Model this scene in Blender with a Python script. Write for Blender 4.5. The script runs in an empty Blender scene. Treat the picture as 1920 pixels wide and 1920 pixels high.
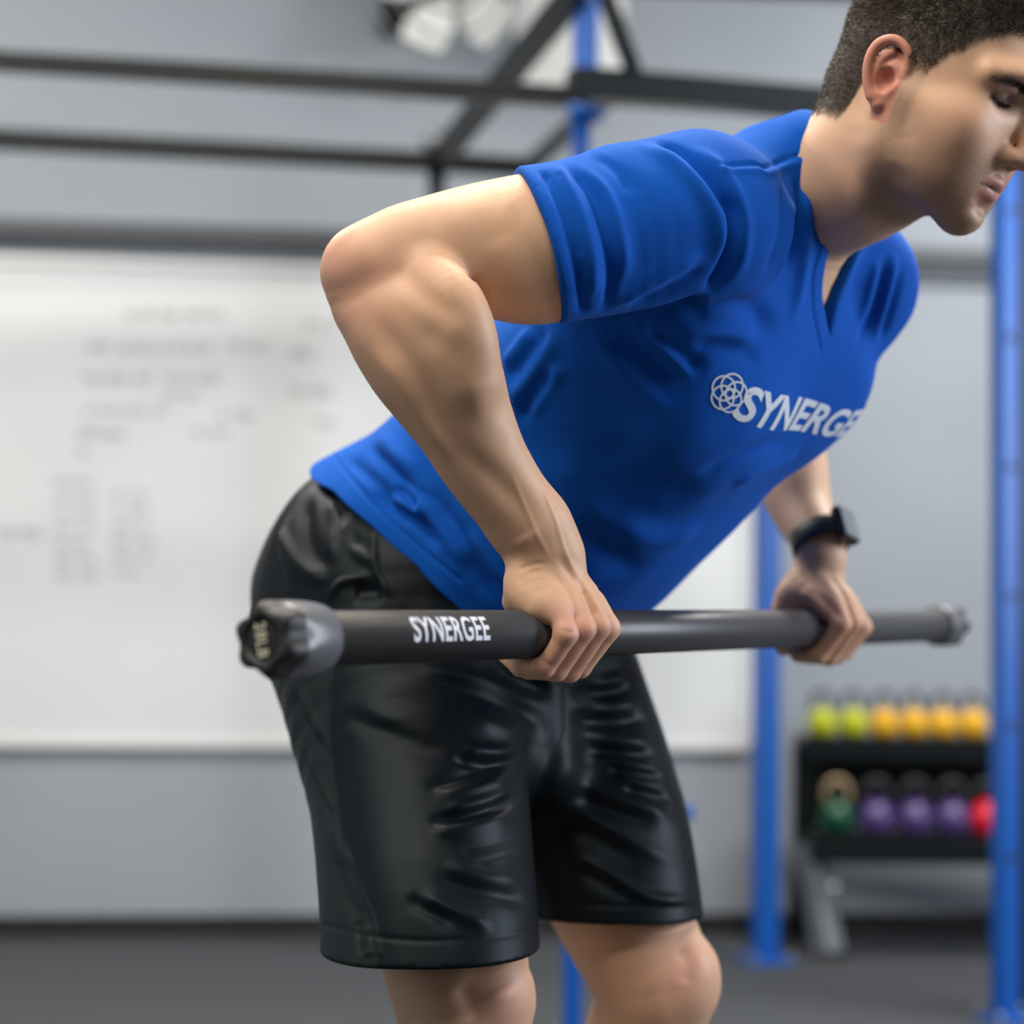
import bpy, bmesh, math, random
import numpy as np
from mathutils import Vector, Matrix
from mathutils.bvhtree import BVHTree

VOX = 0.0019
VOX_CLOTH = 0.0025
# ------------------------------------------------------------------ camera
FPX = 3680.0
CAM = np.array([0.0, 0.0, 0.86])
TH = math.atan(190.0 / FPX); RO = 0.012
_f = np.array([0, math.cos(TH), math.sin(TH)])
_r0 = np.array([1.0, 0, 0]); _u0 = np.array([0, -math.sin(TH), math.cos(TH)])
_r = _r0 * math.cos(RO) + _u0 * math.sin(RO)
_u = _u0 * math.cos(RO) - _r0 * math.sin(RO)

def ray(px, py):
    return _f + _r * ((px - 960.0) / FPX) + _u * ((960.0 - py) / FPX)

def W(px, py, d):
    """world point seen at a pixel of the 1920 frame, at depth d"""
    return CAM + ray(px, py) * d

scene = bpy.context.scene
C = scene.collection
cam = bpy.data.cameras.new('camera'); camo = bpy.data.objects.new('camera', cam); C.objects.link(camo)
cam.sensor_width = 36; cam.lens = FPX / 1920 * 36
cam.dof.use_dof = True; cam.dof.focus_distance = 1.64; cam.dof.aperture_fstop = 2.6
cam.dof.aperture_blades = 9
M = Matrix(((_r[0], _u[0], -_f[0], CAM[0]), (_r[1], _u[1], -_f[1], CAM[1]), (_r[2], _u[2], -_f[2], CAM[2]), (0, 0, 0, 1)))
camo.matrix_world = M
scene.camera = camo
cam.clip_start = 0.05

wd = bpy.data.worlds.new('world'); scene.world = wd; wd.use_nodes = True
wd.node_tree.nodes['Background'].inputs[0].default_value = (0.62, 0.70, 0.80, 1)
wd.node_tree.nodes['Background'].inputs[1].default_value = 0.25
scene.view_settings.view_transform = 'Standard'; scene.view_settings.look = 'None'
scene.view_settings.exposure = 0.0; scene.view_settings.gamma = 1.0
scene.view_settings.use_curve_mapping = False
scene.cycles.max_bounces = 6; scene.cycles.use_denoising = True

def area(name, loc, target, size, power, col=(1, 1, 1), size_y=None):
    l = bpy.data.lights.new(name, 'AREA'); l.energy = power; l.color = col; l.size = size
    if size_y: l.shape = 'RECTANGLE'; l.size_y = size_y
    o = bpy.data.objects.new(name, l); C.objects.link(o); o.location = loc
    o.rotation_euler = (Vector(target) - Vector(loc)).to_track_quat('-Z', 'Y').to_euler()
    return o
# ceiling fixtures (they hang in front of and behind the man) and the big window on the right
area('ceiling_lamp_light', (0.1, 2.5, 3.1), (0.1, 2.4, 0), 1.3, 64, (1.0, 0.93, 0.82), 0.35)
area('ceiling_lamp_light', (-0.5, 0.7, 3.1), (-0.4, 0.8, 0), 1.3, 40, (1.0, 0.89, 0.74), 0.35)
area('ceiling_lamp_light', (-1.6, 3.6, 3.1), (-1.5, 3.8, 0), 1.3, 62, (1.0, 0.95, 0.88), 0.35)
area('ceiling_lamp_light', (1.8, 3.8, 3.1), (1.8, 3.9, 0), 1.3, 105, (1.0, 0.97, 0.92), 0.35)
area('ceiling_lamp_light', (-1.8, 0.6, 3.1), (-1.6, 0.8, 0), 1.3, 30, (1.0, 0.95, 0.88), 0.35)
area('window_daylight', (3.6, 1.7, 1.7), (0.2, 1.9, 1.0), 1.6, 110, (0.84, 0.90, 1.0), 1.6)
area('door_daylight', (-3.3, 1.2, 1.7), (0.0, 1.7, 1.1), 1.2, 6, (0.86, 0.93, 1.0), 1.6)

area('ceiling_lamp_light', (-1.75, -0.5, 3.25), (-1.75, -0.5, 0), 0.9, 30, (1.0, 0.94, 0.85), 0.3)  # unseen lamp, added to streak the left beam with glare and fill the front
area('ceiling_lamp_light', (0.75, -0.5, 3.25), (0.75, -0.5, 0), 0.9, 22, (1.0, 0.97, 0.92), 0.3)  # unseen lamp, added for glare on the right beam and front fill

# ------------------------------------------------------------------ materials
def mat(name, col, rough=0.5, metal=0.0, **kw):
    m = bpy.data.materials.new(name); m.use_nodes = True
    b = m.node_tree.nodes['Principled BSDF']
    b.inputs['Base Color'].default_value = (*col, 1); b.inputs['Roughness'].default_value = rough
    b.inputs['Metallic'].default_value = metal
    for k, v in kw.items(): b.inputs[k.replace('_', ' ')].default_value = v
    return m

def noise_col(m, c1, c2, scale, detail=4, lo=0.3, hi=0.7, coords='Object', fac_rough=None):
    nt = m.node_tree; b = nt.nodes['Principled BSDF']
    tc = nt.nodes.new('ShaderNodeTexCoord'); n = nt.nodes.new('ShaderNodeTexNoise'); r = nt.nodes.new('ShaderNodeValToRGB')
    n.inputs['Scale'].default_value = scale; n.inputs['Detail'].default_value = detail
    nt.links.new(tc.outputs[coords], n.inputs['Vector']); nt.links.new(n.outputs['Fac'], r.inputs['Fac'])
    r.color_ramp.elements[0].position = lo; r.color_ramp.elements[1].position = hi
    r.color_ramp.elements[0].color = (*c1, 1); r.color_ramp.elements[1].color = (*c2, 1)
    nt.links.new(r.outputs['Color'], b.inputs['Base Color'])
    return m

def bump(m, scale, strength, dist=0.001, detail=3, kind='noise', stretch=None):
    nt = m.node_tree; b = nt.nodes['Principled BSDF']
    tc = nt.nodes.new('ShaderNodeTexCoord')
    if kind == 'noise':
        n = nt.nodes.new('ShaderNodeTexNoise'); n.inputs['Detail'].default_value = detail; out = n.outputs['Fac']
    else:
        n = nt.nodes.new('ShaderNodeTexVoronoi'); out = n.outputs['Distance']
    n.inputs['Scale'].default_value = scale
    src = tc.outputs['Object']
    if stretch:
        mp = nt.nodes.new('ShaderNodeMapping'); mp.inputs['Scale'].default_value = stretch
        nt.links.new(src, mp.inputs['Vector']); src = mp.outputs['Vector']
    nt.links.new(src, n.inputs['Vector'])
    bp = nt.nodes.new('ShaderNodeBump'); bp.inputs['Strength'].default_value = strength; bp.inputs['Distance'].default_value = dist
    prev = b.inputs['Normal'].links
    if prev: nt.links.new(prev[0].from_socket, bp.inputs['Normal'])
    nt.links.new(out, bp.inputs['Height']); nt.links.new(bp.outputs['Normal'], b.inputs['Normal'])
    return m

M_wall = bump(noise_col(mat('wall_paint', (0.3, 0.33, 0.37), 0.75), (0.265, 0.295, 0.335), (0.30, 0.33, 0.37), 1.2), 180, 0.15)
M_ceil = mat('ceiling_paint', (0.42, 0.43, 0.44), 0.9)
M_floor = bump(noise_col(mat('rubber_floor', (0.04, 0.045, 0.05), 0.75), (0.030, 0.034, 0.040), (0.052, 0.056, 0.063), 260, 2, 0.35, 0.75), 300, 0.3)
M_basebd = mat('black_rubber', (0.008, 0.008, 0.009), 0.6)
M_board = mat('whiteboard_face', (0.66, 0.68, 0.69), 0.28)
M_alu = mat('pale_aluminium', (0.66, 0.67, 0.67), 0.4, 0.0)
M_marker = mat('faint_marker', (0.40, 0.42, 0.42), 0.6)
M_blkmetal = bump(mat('black_powder_coat', (0.006, 0.008, 0.009), 0.30, 0.0, Specular_IOR_Level=0.2), 400, 0.1)
M_blue = bump(mat('blue_powder_coat', (0.0, 0.075, 0.36), 0.33), 400, 0.1)
M_navy = mat('dark_blue_coat', (0.003, 0.012, 0.04), 0.4)
M_greymetal = mat('grey_steel', (0.25, 0.27, 0.28), 0.4, 0.5)
M_chrome = mat('chrome', (0.7, 0.7, 0.7), 0.12, 1.0)
M_white = mat('white_panel', (0.74, 0.76, 0.74), 0.4)

# ------------------------------------------------------------------ object helpers
def link(o, parent=None):
    C.objects.link(o)
    if parent is not None: o.parent = parent
    return o

def tag(o, label=None, cat=None, group=None, kind=None):
    if label: o['label'] = label
    if cat: o['category'] = cat
    if group: o['group'] = group
    if kind: o['kind'] = kind
    return o

def empty(name, loc=(0, 0, 0)):
    o = bpy.data.objects.new(name, None); o.location = loc; C.objects.link(o); return o

def obj(name, bm, m, parent=None, smooth=False, loc=None):
    me = bpy.data.meshes.new(name); bm.to_mesh(me); bm.free()
    if smooth:
        me.polygons.foreach_set('use_smooth', [True] * len(me.polygons))
    me.materials.append(m)
    o = bpy.data.objects.new(name, me)
    if loc is not None: o.location = loc
    link(o, parent)
    if parent is not None and parent.type == 'EMPTY' and loc is None:
        o.matrix_parent_inverse = Matrix.Translation(-Vector(parent.location))
    return o

def np_obj(name, V, Fc, m, parent=None, smooth=True):
    me = bpy.data.meshes.new(name)
    V = np.asarray(V, dtype=np.float32); Fc = np.asarray(Fc, dtype=np.int32)
    me.vertices.add(len(V)); me.vertices.foreach_set('co', V.ravel())
    n = Fc.shape[1]
    me.loops.add(Fc.size); me.loops.foreach_set('vertex_index', Fc.ravel())
    me.polygons.add(len(Fc)); me.polygons.foreach_set('loop_start', np.arange(0, Fc.size, n, dtype=np.int32))
    me.update(calc_edges=True)
    me.polygons.foreach_set('use_smooth', [smooth] * len(Fc))
    me.materials.append(m)
    o = bpy.data.objects.new(name, me); link(o, parent)
    if parent is not None: o.matrix_parent_inverse = Matrix.Translation(-Vector(parent.location))
    return o

def add_box(bm, cx, cy, cz, sx, sy, sz, rot=None, bevel=0.0):
    r = bmesh.ops.create_cube(bm, size=1.0)
    vs = r['verts']
    for v in vs: v.co = Vector((v.co.x * sx, v.co.y * sy, v.co.z * sz))
    if bevel:
        es = list({e for v in vs for e in v.link_edges})
        rb = bmesh.ops.bevel(bm, geom=es, offset=bevel, segments=2, affect='EDGES', profile=0.5)
        vs = list({v for f in rb['faces'] for v in f.verts} | {v for v in vs if v.is_valid})
    mt = Matrix.Translation((cx, cy, cz)) @ (rot.to_4x4() if rot is not None else Matrix.Identity(4))
    for v in vs: v.co = mt @ v.co
    return vs

def beam(bm, a, b, w, h=None, bevel=0.004, upv=(0, 0, 1)):
    """square tube from a to b"""
    a = Vector(a); b = Vector(b); h = h or w
    z = (b - a).normalized(); x = Vector(upv).cross(z)
    if x.length < 1e-3: x = Vector((1, 0, 0)).cross(z)
    x.normalize(); y = z.cross(x)
    R = Matrix((x, y, z)).transposed()
    c = (a + b) / 2
    add_box(bm, c.x, c.y, c.z, w, h, (b - a).length, R, bevel)

def tube(bm, pts, r, n=12, cap=True, closed=False):
    pts = [Vector(p) for p in pts]; rs = r if isinstance(r, (list, tuple)) else [r] * len(pts)
    rings = []; prev = None
    for i, p in enumerate(pts):
        if closed: t = pts[(i + 1) % len(pts)] - pts[i - 1]
        else: t = pts[min(i + 1, len(pts) - 1)] - pts[max(i - 1, 0)]
        t.normalize()
        if prev is None:
            x = t.orthogonal().normalized()
        else:
            x = (prev - t * prev.dot(t)).normalized()
        prev = x; y = t.cross(x)
        rings.append([bm.verts.new(p + (x * math.cos(q) + y * math.sin(q)) * rs[i]) for q in [2 * math.pi * k / n for k in range(n)]])
    m = len(rings)
    for i in range(m if closed else m - 1):
        A = rings[i]; B = rings[(i + 1) % m]
        for k in range(n): bm.faces.new((A[k], A[(k + 1) % n], B[(k + 1) % n], B[k]))
    if cap and not closed:
        bm.faces.new(rings[0][::-1]); bm.faces.new(rings[-1])

def lathe(bm, prof, origin, axis, n=32):
    """prof: list of (dist along axis, radius)"""
    o = Vector(origin); t = Vector(axis).normalized(); x = t.orthogonal().normalized(); y = t.cross(x)
    rings = []
    for (a, r) in prof:
        if r < 1e-6: rings.append([bm.verts.new(o + t * a)])
        else: rings.append([bm.verts.new(o + t * a + (x * math.cos(q) + y * math.sin(q)) * r) for q in [2 * math.pi * k / n for k in range(n)]])
    for A, B in zip(rings[:-1], rings[1:]):
        for k in range(n):
            a0 = A[k % len(A)]; a1 = A[(k + 1) % len(A)]; b0 = B[k % len(B)]; b1 = B[(k + 1) % len(B)]
            vs = []
            for v in (a0, a1, b1, b0):
                if v not in vs: vs.append(v)
            if len(vs) > 2: bm.faces.new(vs)

#SECTION_ROOM
# ------------------------------------------------------------------ room
WALL_A = 5.22
def wy(x): return WALL_A + 0.105 * (x + 0.96)
_wn = np.array([0.105, -1.0, 0.0]); _wp = np.array([-0.96, WALL_A, 0.0])
def pw(px, py, off=0.0):
    """where the ray of a pixel meets the back wall (off metres before it)"""
    r = ray(px, py); t = np.dot(_wp - CAM, _wn) / np.dot(r, _wn)
    p = CAM + r * t
    return p + np.array([0, -off, 0])
def wz(px, py): return pw(px, py)[2]
WR = Matrix.Rotation(math.atan(0.105), 3, 'Z')
def wall_box(bm, x0, x1, z0, z1, off, th, bevel=0.003):
    xc = (x0 + x1) / 2
    add_box(bm, xc, wy(xc) - off - th / 2, (z0 + z1) / 2, (x1 - x0) / math.cos(math.atan(0.105)), th, z1 - z0, WR, bevel)

def struct(name, bm, m, parent=None):
    o = obj(name, bm, m, parent)
    if parent is None: o['kind'] = 'structure'
    return o

XL, XR, YB, ZC = -3.6, 4.2, -2.2, 3.3
bm = bmesh.new(); add_box(bm, 0.3, 1.9, -0.05, 8.4, 9.0, 0.1); struct('floor', bm, M_floor)
bm = bmesh.new(); add_box(bm, 0.3, 1.9, ZC + 0.05, 8.4, 9.0, 0.1); struct('ceiling', bm, M_ceil)
bm = bmesh.new(); wall_box(bm, XL - 0.1, XR + 0.1, 0, ZC, -0.1, 0.1, 0); struct('wall_back', bm, M_wall)
bm = bmesh.new(); add_box(bm, XL - 0.05, 1.6, ZC / 2, 0.1, 8.0, ZC); struct('wall_left', bm, M_wall)
bm = bmesh.new(); add_box(bm, XR + 0.05, 1.9, ZC / 2, 0.1, 8.4, ZC); struct('wall_right', bm, M_wall)
bm = bmesh.new(); add_box(bm, 0.3, YB - 0.05, ZC / 2, 8.4, 0.1, ZC); struct('wall_front', bm, mat('dark_grey_paint', (0.06, 0.065, 0.07), 0.8))
bm = bmesh.new(); wall_box(bm, XL, XR, 0.0, 0.055, 0.0, 0.02, 0.002); struct('baseboard_back', bm, M_basebd)

# whiteboard
wb_x0, wb_x1 = -2.05, pw(1402, 900)[0]
wb_z0, wb_z1 = wz(300, 1393), wz(300, 497)
xc = (wb_x0 + wb_x1) / 2
wb = empty('whiteboard', (xc, wy(xc) - 0.01, (wb_z0 + wb_z1) / 2))
tag(wb, 'large white board with faint handwriting mounted on the grey wall', 'whiteboard')
bm = bmesh.new(); wall_box(bm, wb_x0, wb_x1, wb_z0, wb_z1, 0.001, 0.016); obj('board_panel', bm, M_board, wb)
for (a, b, c, d) in ((wb_x0, wb_x1, wb_z1 - 0.012, wb_z1 + 0.012), (wb_x0, wb_x1, wb_z0 - 0.012, wb_z0 + 0.012),
                     (wb_x0 - 0.012, wb_x0 + 0.012, wb_z0, wb_z1), (wb_x1 - 0.012, wb_x1 + 0.012, wb_z0, wb_z1)):
    bm = bmesh.new(); wall_box(bm, a, b, c, d, 0.0, 0.026, 0.002); obj('frame_rail', bm, M_alu, wb)
# faint marker writing: rows of small loops, not legible in the photo either
rnd = random.Random(4)
def scribble(bm, px0, px1, py, hpx):
    x = px0
    while x < px1:
        wl = rnd.uniform(18, 46); n = int(wl / 3)
        pts = []
        ph = rnd.uniform(0, 6)
        for i in range(n):
            xx = x + wl * i / n + 2.2 * math.cos(i * 2.1 + ph); yy = py + hpx * 0.5 * math.sin(i * 1.9 + ph) * rnd.uniform(0.6, 1)
            pts.append(pw(xx, yy, 0.0182))
        if len(pts) > 2:
            for a, b in zip(pts[:-1], pts[1:]):
                a = Vector(a); b = Vector(b); t = (b - a); 
                if t.length < 1e-5: continue
                t.normalize(); s = Vector((0, 1, 0)).cross(t) * 0.0028
                vs = [bm.verts.new(v) for v in (a - s, b - s, b + s, a + s)]
                bm.faces.new(vs)
        x += wl + rnd.uniform(4, 10)
lines = [(235, 405, 592, 26), (165, 205, 652, 22), (225, 400, 655, 24), (430, 470, 650, 18), (160, 290, 712, 24), (310, 385, 712, 22),
         (310, 380, 745, 22), (160, 290, 772, 18), (410, 470, 780, 22), (360, 400, 812, 20), (150, 170, 812, 26), (195, 215, 815, 24), (148, 168, 850, 24),
         (570, 640, 612, 16), (545, 590, 665, 24), (545, 590, 735, 26), (590, 615, 795, 18), (0, 72, 1000, 20)]
for k in range(7): lines.append((104, 160, 906 + 29 * k, 20))
for k in range(6): lines.append((212, 268, 930 + 29 * k, 18))
for (a, b, y, h) in lines:
    bm = bmesh.new(); scribble(bm, a, b, y, h)
    o = obj('handwriting_line', bm, M_marker, wb)
# two raised grey strips, the upper one darker, above the board
bm = bmesh.new(); wall_box(bm, XL, 1.6, wz(300, 488), wz(300, 462), 0.0, 0.02)
o = struct('wall_strip_1', bm, mat('grey_strip', (0.17, 0.19, 0.22), 0.6))
bm = bmesh.new(); wall_box(bm, XL, 1.6, wz(300, 462), wz(300, 424), 0.0, 0.05)
o = struct('wall_strip_2', bm, mat('dark_grey_strip', (0.06, 0.066, 0.075), 0.5))
# white panel high on the wall
p0 = pw(962, 172); p1 = pw(1172, -60)
bm = bmesh.new(); wall_box(bm, p0[0], p1[0], p0[2], p1[2], 0.0, 0.02)
tag(obj('wall_panel', bm, M_white), 'small white panel high on the wall behind the rig', 'panel')

# ------------------------------------------------------------------ rig
rig = empty('training_rig', (W(1080, 1150, 3.95)[0], W(1080, 1150, 3.95)[1], 0))
tag(rig, 'tall steel pull up rig with blue uprights and black overhead beams', 'rig')
def at_floor(px, py):
    r = ray(px, py); t = -CAM[2] / r[2]; return CAM + r * t
def upright(px, d, w, m, ztop=2.6, rot=0.0, base=True):
    p = W(px, 1150, d)
    bm = bmesh.new(); add_box(bm, p[0], p[1], ztop / 2, w, w, ztop, Matrix.Rotation(rot, 3, 'Z'), 0.004)
    o = obj('upright', bm, m, rig)
    if base:
        bm = bmesh.new(); add_box(bm, p[0], p[1], 0.005, w * 2.1, w * 2.1, 0.01, Matrix.Rotation(rot, 3, 'Z'), 0.002)
        b = obj('base_plate', bm, M_blue, o)
        for k in range(4):
            bm = bmesh.new()
            q = rot + math.pi / 4 + k * math.pi / 2
            lathe(bm, [(0, 0), (0, 0.009), (0.012, 0.009), (0.016, 0.005), (0.016, 0)], (p[0] + math.cos(q) * w * 1.2, p[1] + math.sin(q) * w * 1.2, 0.01), (0, 0, 1), 8)
            obj('bolt', bm, M_greymetal, o)
    return o, p
u1, p1 = upright(1080, 3.95, 0.038, M_blue, 3.2)
bm = bmesh.new(); a = W(1088, -60, 3.93); b = W(1088, 205, 3.93)
add_box(bm, p1[0] + 0.008, p1[1], (a[2] + b[2]) / 2, 0.050, 0.050, a[2] - b[2], None, 0.005); obj('sleeve', bm, M_blue, u1)
bm = bmesh.new(); lathe(bm, [(0, 0.02), (0, 0.036), (0.03, 0.036), (0.036, 0.03), (0.036, 0.0)], (p1[0] + 0.008, p1[1], W(1088, 210, 3.93)[2]), (0, 0, 1), 24); obj('collar', bm, M_blue, u1, True)
u2, p2 = upright(808, 4.9, 0.045, M_navy, W(808, 280, 4.9)[2])
bm = bmesh.new(); lathe(bm, [(-0.036, 0), (-0.03, 0.02), (-0.012, 0.034), (0.01, 0.034), (0.028, 0.022), (0.036, 0)], W(815, 265, 4.88), (0, 0, 1), 20); obj('end_cap', bm, M_greymetal, u2, True)
u3, p3 = upright(1437, 4.95, 0.058, M_blue, 1.62, 0.25)
u4, p4 = upright(1884, 4.25, 0.046, M_blue, 3.2, 0.35)
u5, p5 = upright(1921, 4.34, 0.040, M_navy, 3.2, 0.35)
for o, p, d in ((u4, p4, 4.25),):
    bm = bmesh.new()
    for k in range(12): pass
    bm.free()
def rig_beam(a, b, w, m=M_blkmetal, name='crossbeam', h=None):
    bm = bmesh.new(); beam(bm, W(*a), W(*b), w, h); return obj(name, bm, m, rig)
rig_beam((-260, 98, 3.95), (1086, 183, 4.05), 0.040)
rig_beam((-260, 248, 4.65), (812, 304, 4.9), 0.046)
rig_beam((812, 304, 4.9), (1010, 316, 4.95), 0.046)
rig_beam((1086, -25, 3.95), (822, 300, 4.88), 0.050)
rig_beam((1186, 140, 3.9), (985, 318, 4.95), 0.036)
rig_beam((1115, -60, 3.88), (1188, 134, 3.88), 0.032, name='brace')
rig_beam((1070, 158, 3.86), (1860, 216, 4.2), 0.062, h=0.062)
rig_beam((1100, -40, 4.6), (1900, -10, 4.8), 0.05)
# storage peg
bm = bmesh.new(); a = Vector(p1); a.z = W(1080, 1522, 3.95)[2]; b = Vector(W(1298, 1524, 3.95)); b.z = a.z
tube(bm, [a, b], 0.016, 16); obj('storage_peg', bm, M_blue, rig, True)
# bracket plate hole strip on the right upright
for k in range(9):
    z = 0.35 + 0.28 * k
    bm = bmesh.new(); q = Matrix.Rotation(0.35, 3, 'Z') @ Vector((0, -1, 0))
    lathe(bm, [(0, 0.0), (0, 0.009), (0.0015, 0.010), (0.0015, 0.0)], Vector((p4[0], p4[1], z)) + q * 0.0225, q, 14); obj('pin_hole', bm, M_basebd, u4)

# blurred fan high on the wall
fc = pw(850, 22, 0.24)
fan = empty('wall_fan', fc); tag(fan, 'wall mounted fan with pale blades blurred at top of the wall', 'fan')
fc = Vector(fc)
bm = bmesh.new()
for rr, dz in ((0.20, 0.0), (0.15, -0.045), (0.09, -0.06)):
    tube(bm, [fc + Vector((math.cos(q) * rr, dz, math.sin(q) * rr)) for q in [2 * math.pi * k / 40 for k in range(40)]], 0.004, 6, closed=True)
obj('cage_ring', bm, M_greymetal, fan, True)
for k in range(5):
    bm = bmesh.new(); q = 2 * math.pi * k / 5 + 0.5
    c0 = Vector((math.cos(q), 0, math.sin(q))); c1 = Vector((-math.sin(q), 0, math.cos(q)))
    L = []
    for i in range(7):
        t = i / 6; r_ = 0.03 + 0.15 * t; w_ = 0.02 + 0.045 * math.sin(t * 2.2)
        L.append((fc + c0 * r_ - c1 * w_ + Vector((0, 0.02, 0)), fc + c0 * r_ + c1 * w_ + Vector((0, -0.02, 0))))
    for th in (0.0,):
        vs = [[bm.verts.new(p) for p in pr] for pr in L]
        ws = [[bm.verts.new(p + Vector((0, 0.003, 0))) for p in pr] for pr in L]
        for i in range(6):
            bm.faces.new((vs[i][0], vs[i][1], vs[i + 1][1], vs[i + 1][0])); bm.faces.new((ws[i][1], ws[i][0], ws[i + 1][0], ws[i + 1][1]))
            bm.faces.new((vs[i][0], vs[i + 1][0], ws[i + 1][0], ws[i][0])); bm.faces.new((vs[i + 1][1], vs[i][1], ws[i][1], ws[i + 1][1]))
        bm.faces.new((vs[6][0], vs[6][1], ws[6][1], ws[6][0])); bm.faces.new((vs[0][1], vs[0][0], ws[0][0], ws[0][1]))
    obj('blade', bm, M_white, fan)
bm = bmesh.new(); lathe(bm, [(-0.05, 0), (-0.05, 0.03), (0.03, 0.04), (0.08, 0.045), (0.09, 0)], fc, (0, 1, 0), 20); obj('motor', bm, M_greymetal, fan, True)
bm = bmesh.new(); pa = Vector(pw(745, 35, 0.02)); pb = Vector((fc.x, fc.y + 0.08, fc.z)); tube(bm, [pa, pa + Vector((0, -0.12, 0)), pb], 0.014, 10); add_box(bm, pa.x, pa.y, pa.z, 0.1, 0.03, 0.1, WR, 0.004)
obj('wall_bracket', bm, M_blkmetal, fan)

# ------------------------------------------------------------------ kettlebell rack
def rack_pt(px, py): 
    return W(px, py, 5.08)
kx0 = rack_pt(1500, 1400)[0]; kx1 = kx0 + 1.02
ky = rack_pt(1600, 1400)[1]
zt = rack_pt(1600, 1380)[2]; zm = rack_pt(1600, 1556)[2]
kr = empty('kettlebell_rack', ((kx0 + kx1) / 2, ky, 0)); tag(kr, 'black two tier rack on splayed grey legs holding coloured kettlebells', 'rack')
for nm, z, dep, off in (('top_shelf', zt, 0.15, 0.02), ('lower_shelf', zm, 0.20, -0.06)):
    bm = bmesh.new(); add_box(bm, (kx0 + kx1) / 2, ky + off, z - 0.012, kx1 - kx0, dep, 0.024, None, 0.004)
    add_box(bm, (kx0 + kx1) / 2, ky + off - dep / 2, z - 0.03, kx1 - kx0, 0.01, 0.06, None, 0.003)
    obj(nm, bm, M_blkmetal, kr)
bm = bmesh.new(); add_box(bm, (kx0 + kx1) / 2, ky + 0.11, (zt + zm) / 2, kx1 - kx0, 0.008, zt - zm, None, 0.002); obj('back_plate', bm, M_blkmetal, kr)
for x in (kx0 + 0.015, kx1 - 0.015):
    bm = bmesh.new(); beam(bm, (x, ky + 0.02, zt - 0.02), (x, ky + 0.02, zm - 0.03), 0.05, 0.06); obj('side_post', bm, M_blkmetal, kr)
    s = 1 if x < 1 else -1
    bm = bmesh.new(); beam(bm, (x, ky - 0.05, zm - 0.03), (x + 0.045 * s, ky - 0.10, 0.012), 0.058, 0.06); obj('leg', bm, M_greymetal, kr)
    bm = bmesh.new(); beam(bm, (x, ky + 0.06, zm - 0.03), (x, ky + 0.14, 0.012), 0.05, 0.05); obj('leg', bm, M_blkmetal, kr)
    for yy in (-0.10, 0.14):
        bm = bmesh.new(); add_box(bm, x + (0.045 * s if yy < 0 else 0), ky + yy, 0.006, 0.08, 0.07, 0.012, None, 0.003); obj('foot_pad', bm, M_basebd, kr)
bm = bmesh.new(); add_box(bm, (kx0 + kx1) / 2, ky - 0.03, zm - 0.055, kx1 - kx0, 0.05, 0.05, None, 0.004); obj('stretcher', bm, M_blkmetal, kr)
for px in (1563,):
    bm = bmesh.new(); p = Vector(W(px, 1665, 4.93)); lathe(bm, [(0, 0.012), (-0.006, 0.012), (-0.010, 0.006), (-0.010, 0)], p, (0, 1, 0), 10)
    obj('bolt', bm, M_chrome, kr, True)

def make_kb(R, col, name_, label, group, handle=M_blkmetal):
    root = empty('kettlebell'); tag(root, label, 'kettlebell', group)
    bm = bmesh.new()
    lathe(bm, [(0.0, 0), (0.0, R * 0.62), (R * 0.12, R * 0.78), (R * 0.45, R * 0.95), (R * 0.9, R), (R * 1.35, R * 0.9), (R * 1.7, R * 0.62), (R * 1.85, R * 0.3), (R * 1.88, 0)], (0, 0, 0), (0, 0, 1), 28)
    obj('bell_body', bm, col, root, True, loc=(0, 0, 0))
    bm = bmesh.new(); hw = R * 0.66; pts = []
    for i in range(17):
        q = math.pi * i / 16
        pts.append((hw * math.cos(q) * (1.0 if abs(math.cos(q)) < 0.9 else 0.98), 0, R * 1.9 + R * 0.95 * math.sin(q) ** 0.7))
    pts = [(hw * 0.85, 0, R * 1.5)] + pts + [(-hw * 0.85, 0, R * 1.5)]
    tube(bm, pts, R * 0.19, 10); obj('handle', bm, handle, root, True, loc=(0, 0, 0))
    return root
M_lime = mat('lime_vinyl', (0.40, 0.43, 0.0), 0.5); M_amber = mat('amber_vinyl', (0.62, 0.33, 0.0), 0.5)
M_green = mat('green_vinyl', (0.0, 0.05, 0.022), 0.25); M_purple = mat('purple_vinyl', (0.06, 0.035, 0.14), 0.22)
M_red = mat('red_vinyl', (0.55, 0.0, 0.015), 0.35); M_pink = mat('magenta_vinyl', (0.5, 0.0, 0.2), 0.4)
M_tan = mat('tan_steel', (0.35, 0.25, 0.15), 0.35, 0.5); M_dkh = mat('dark_grey_steel', (0.012, 0.014, 0.014), 0.4, 0.0)
top = [(1541, M_lime, 'lime yellow kettlebell at the left end of the top shelf'),
       (1599, M_lime, 'lime yellow kettlebell second from left on the top shelf'),
       (1657, M_amber, 'amber kettlebell third from left on the top shelf, next to a lime one'),
       (1713, M_amber, 'amber kettlebell fourth from left on the top shelf'),
       (1768, M_amber, 'amber kettlebell fifth from left on the top shelf'),
       (1824, M_amber, 'amber kettlebell on the top shelf beside the blue upright')]
for px, m, lab in top:
    k = make_kb(0.039, m, '', lab, 'kettlebells on the top shelf', M_dkh); p = rack_pt(px, 1380); k.location = (p[0], ky, zt)
low = [(1568, M_green, M_tan, 'dark green kettlebell with tan handle on the lower shelf'),
       (1642, M_purple, M_dkh, 'purple kettlebell beside the green one on the lower shelf'),
       (1714, M_purple, M_dkh, 'purple kettlebell in the middle of the lower shelf'),
       (1784, M_purple, M_dkh, 'purple kettlebell beside the red one on the lower shelf'),
       (1850, M_red, M_dkh, 'bright red kettlebell partly behind the blue upright')]
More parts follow.
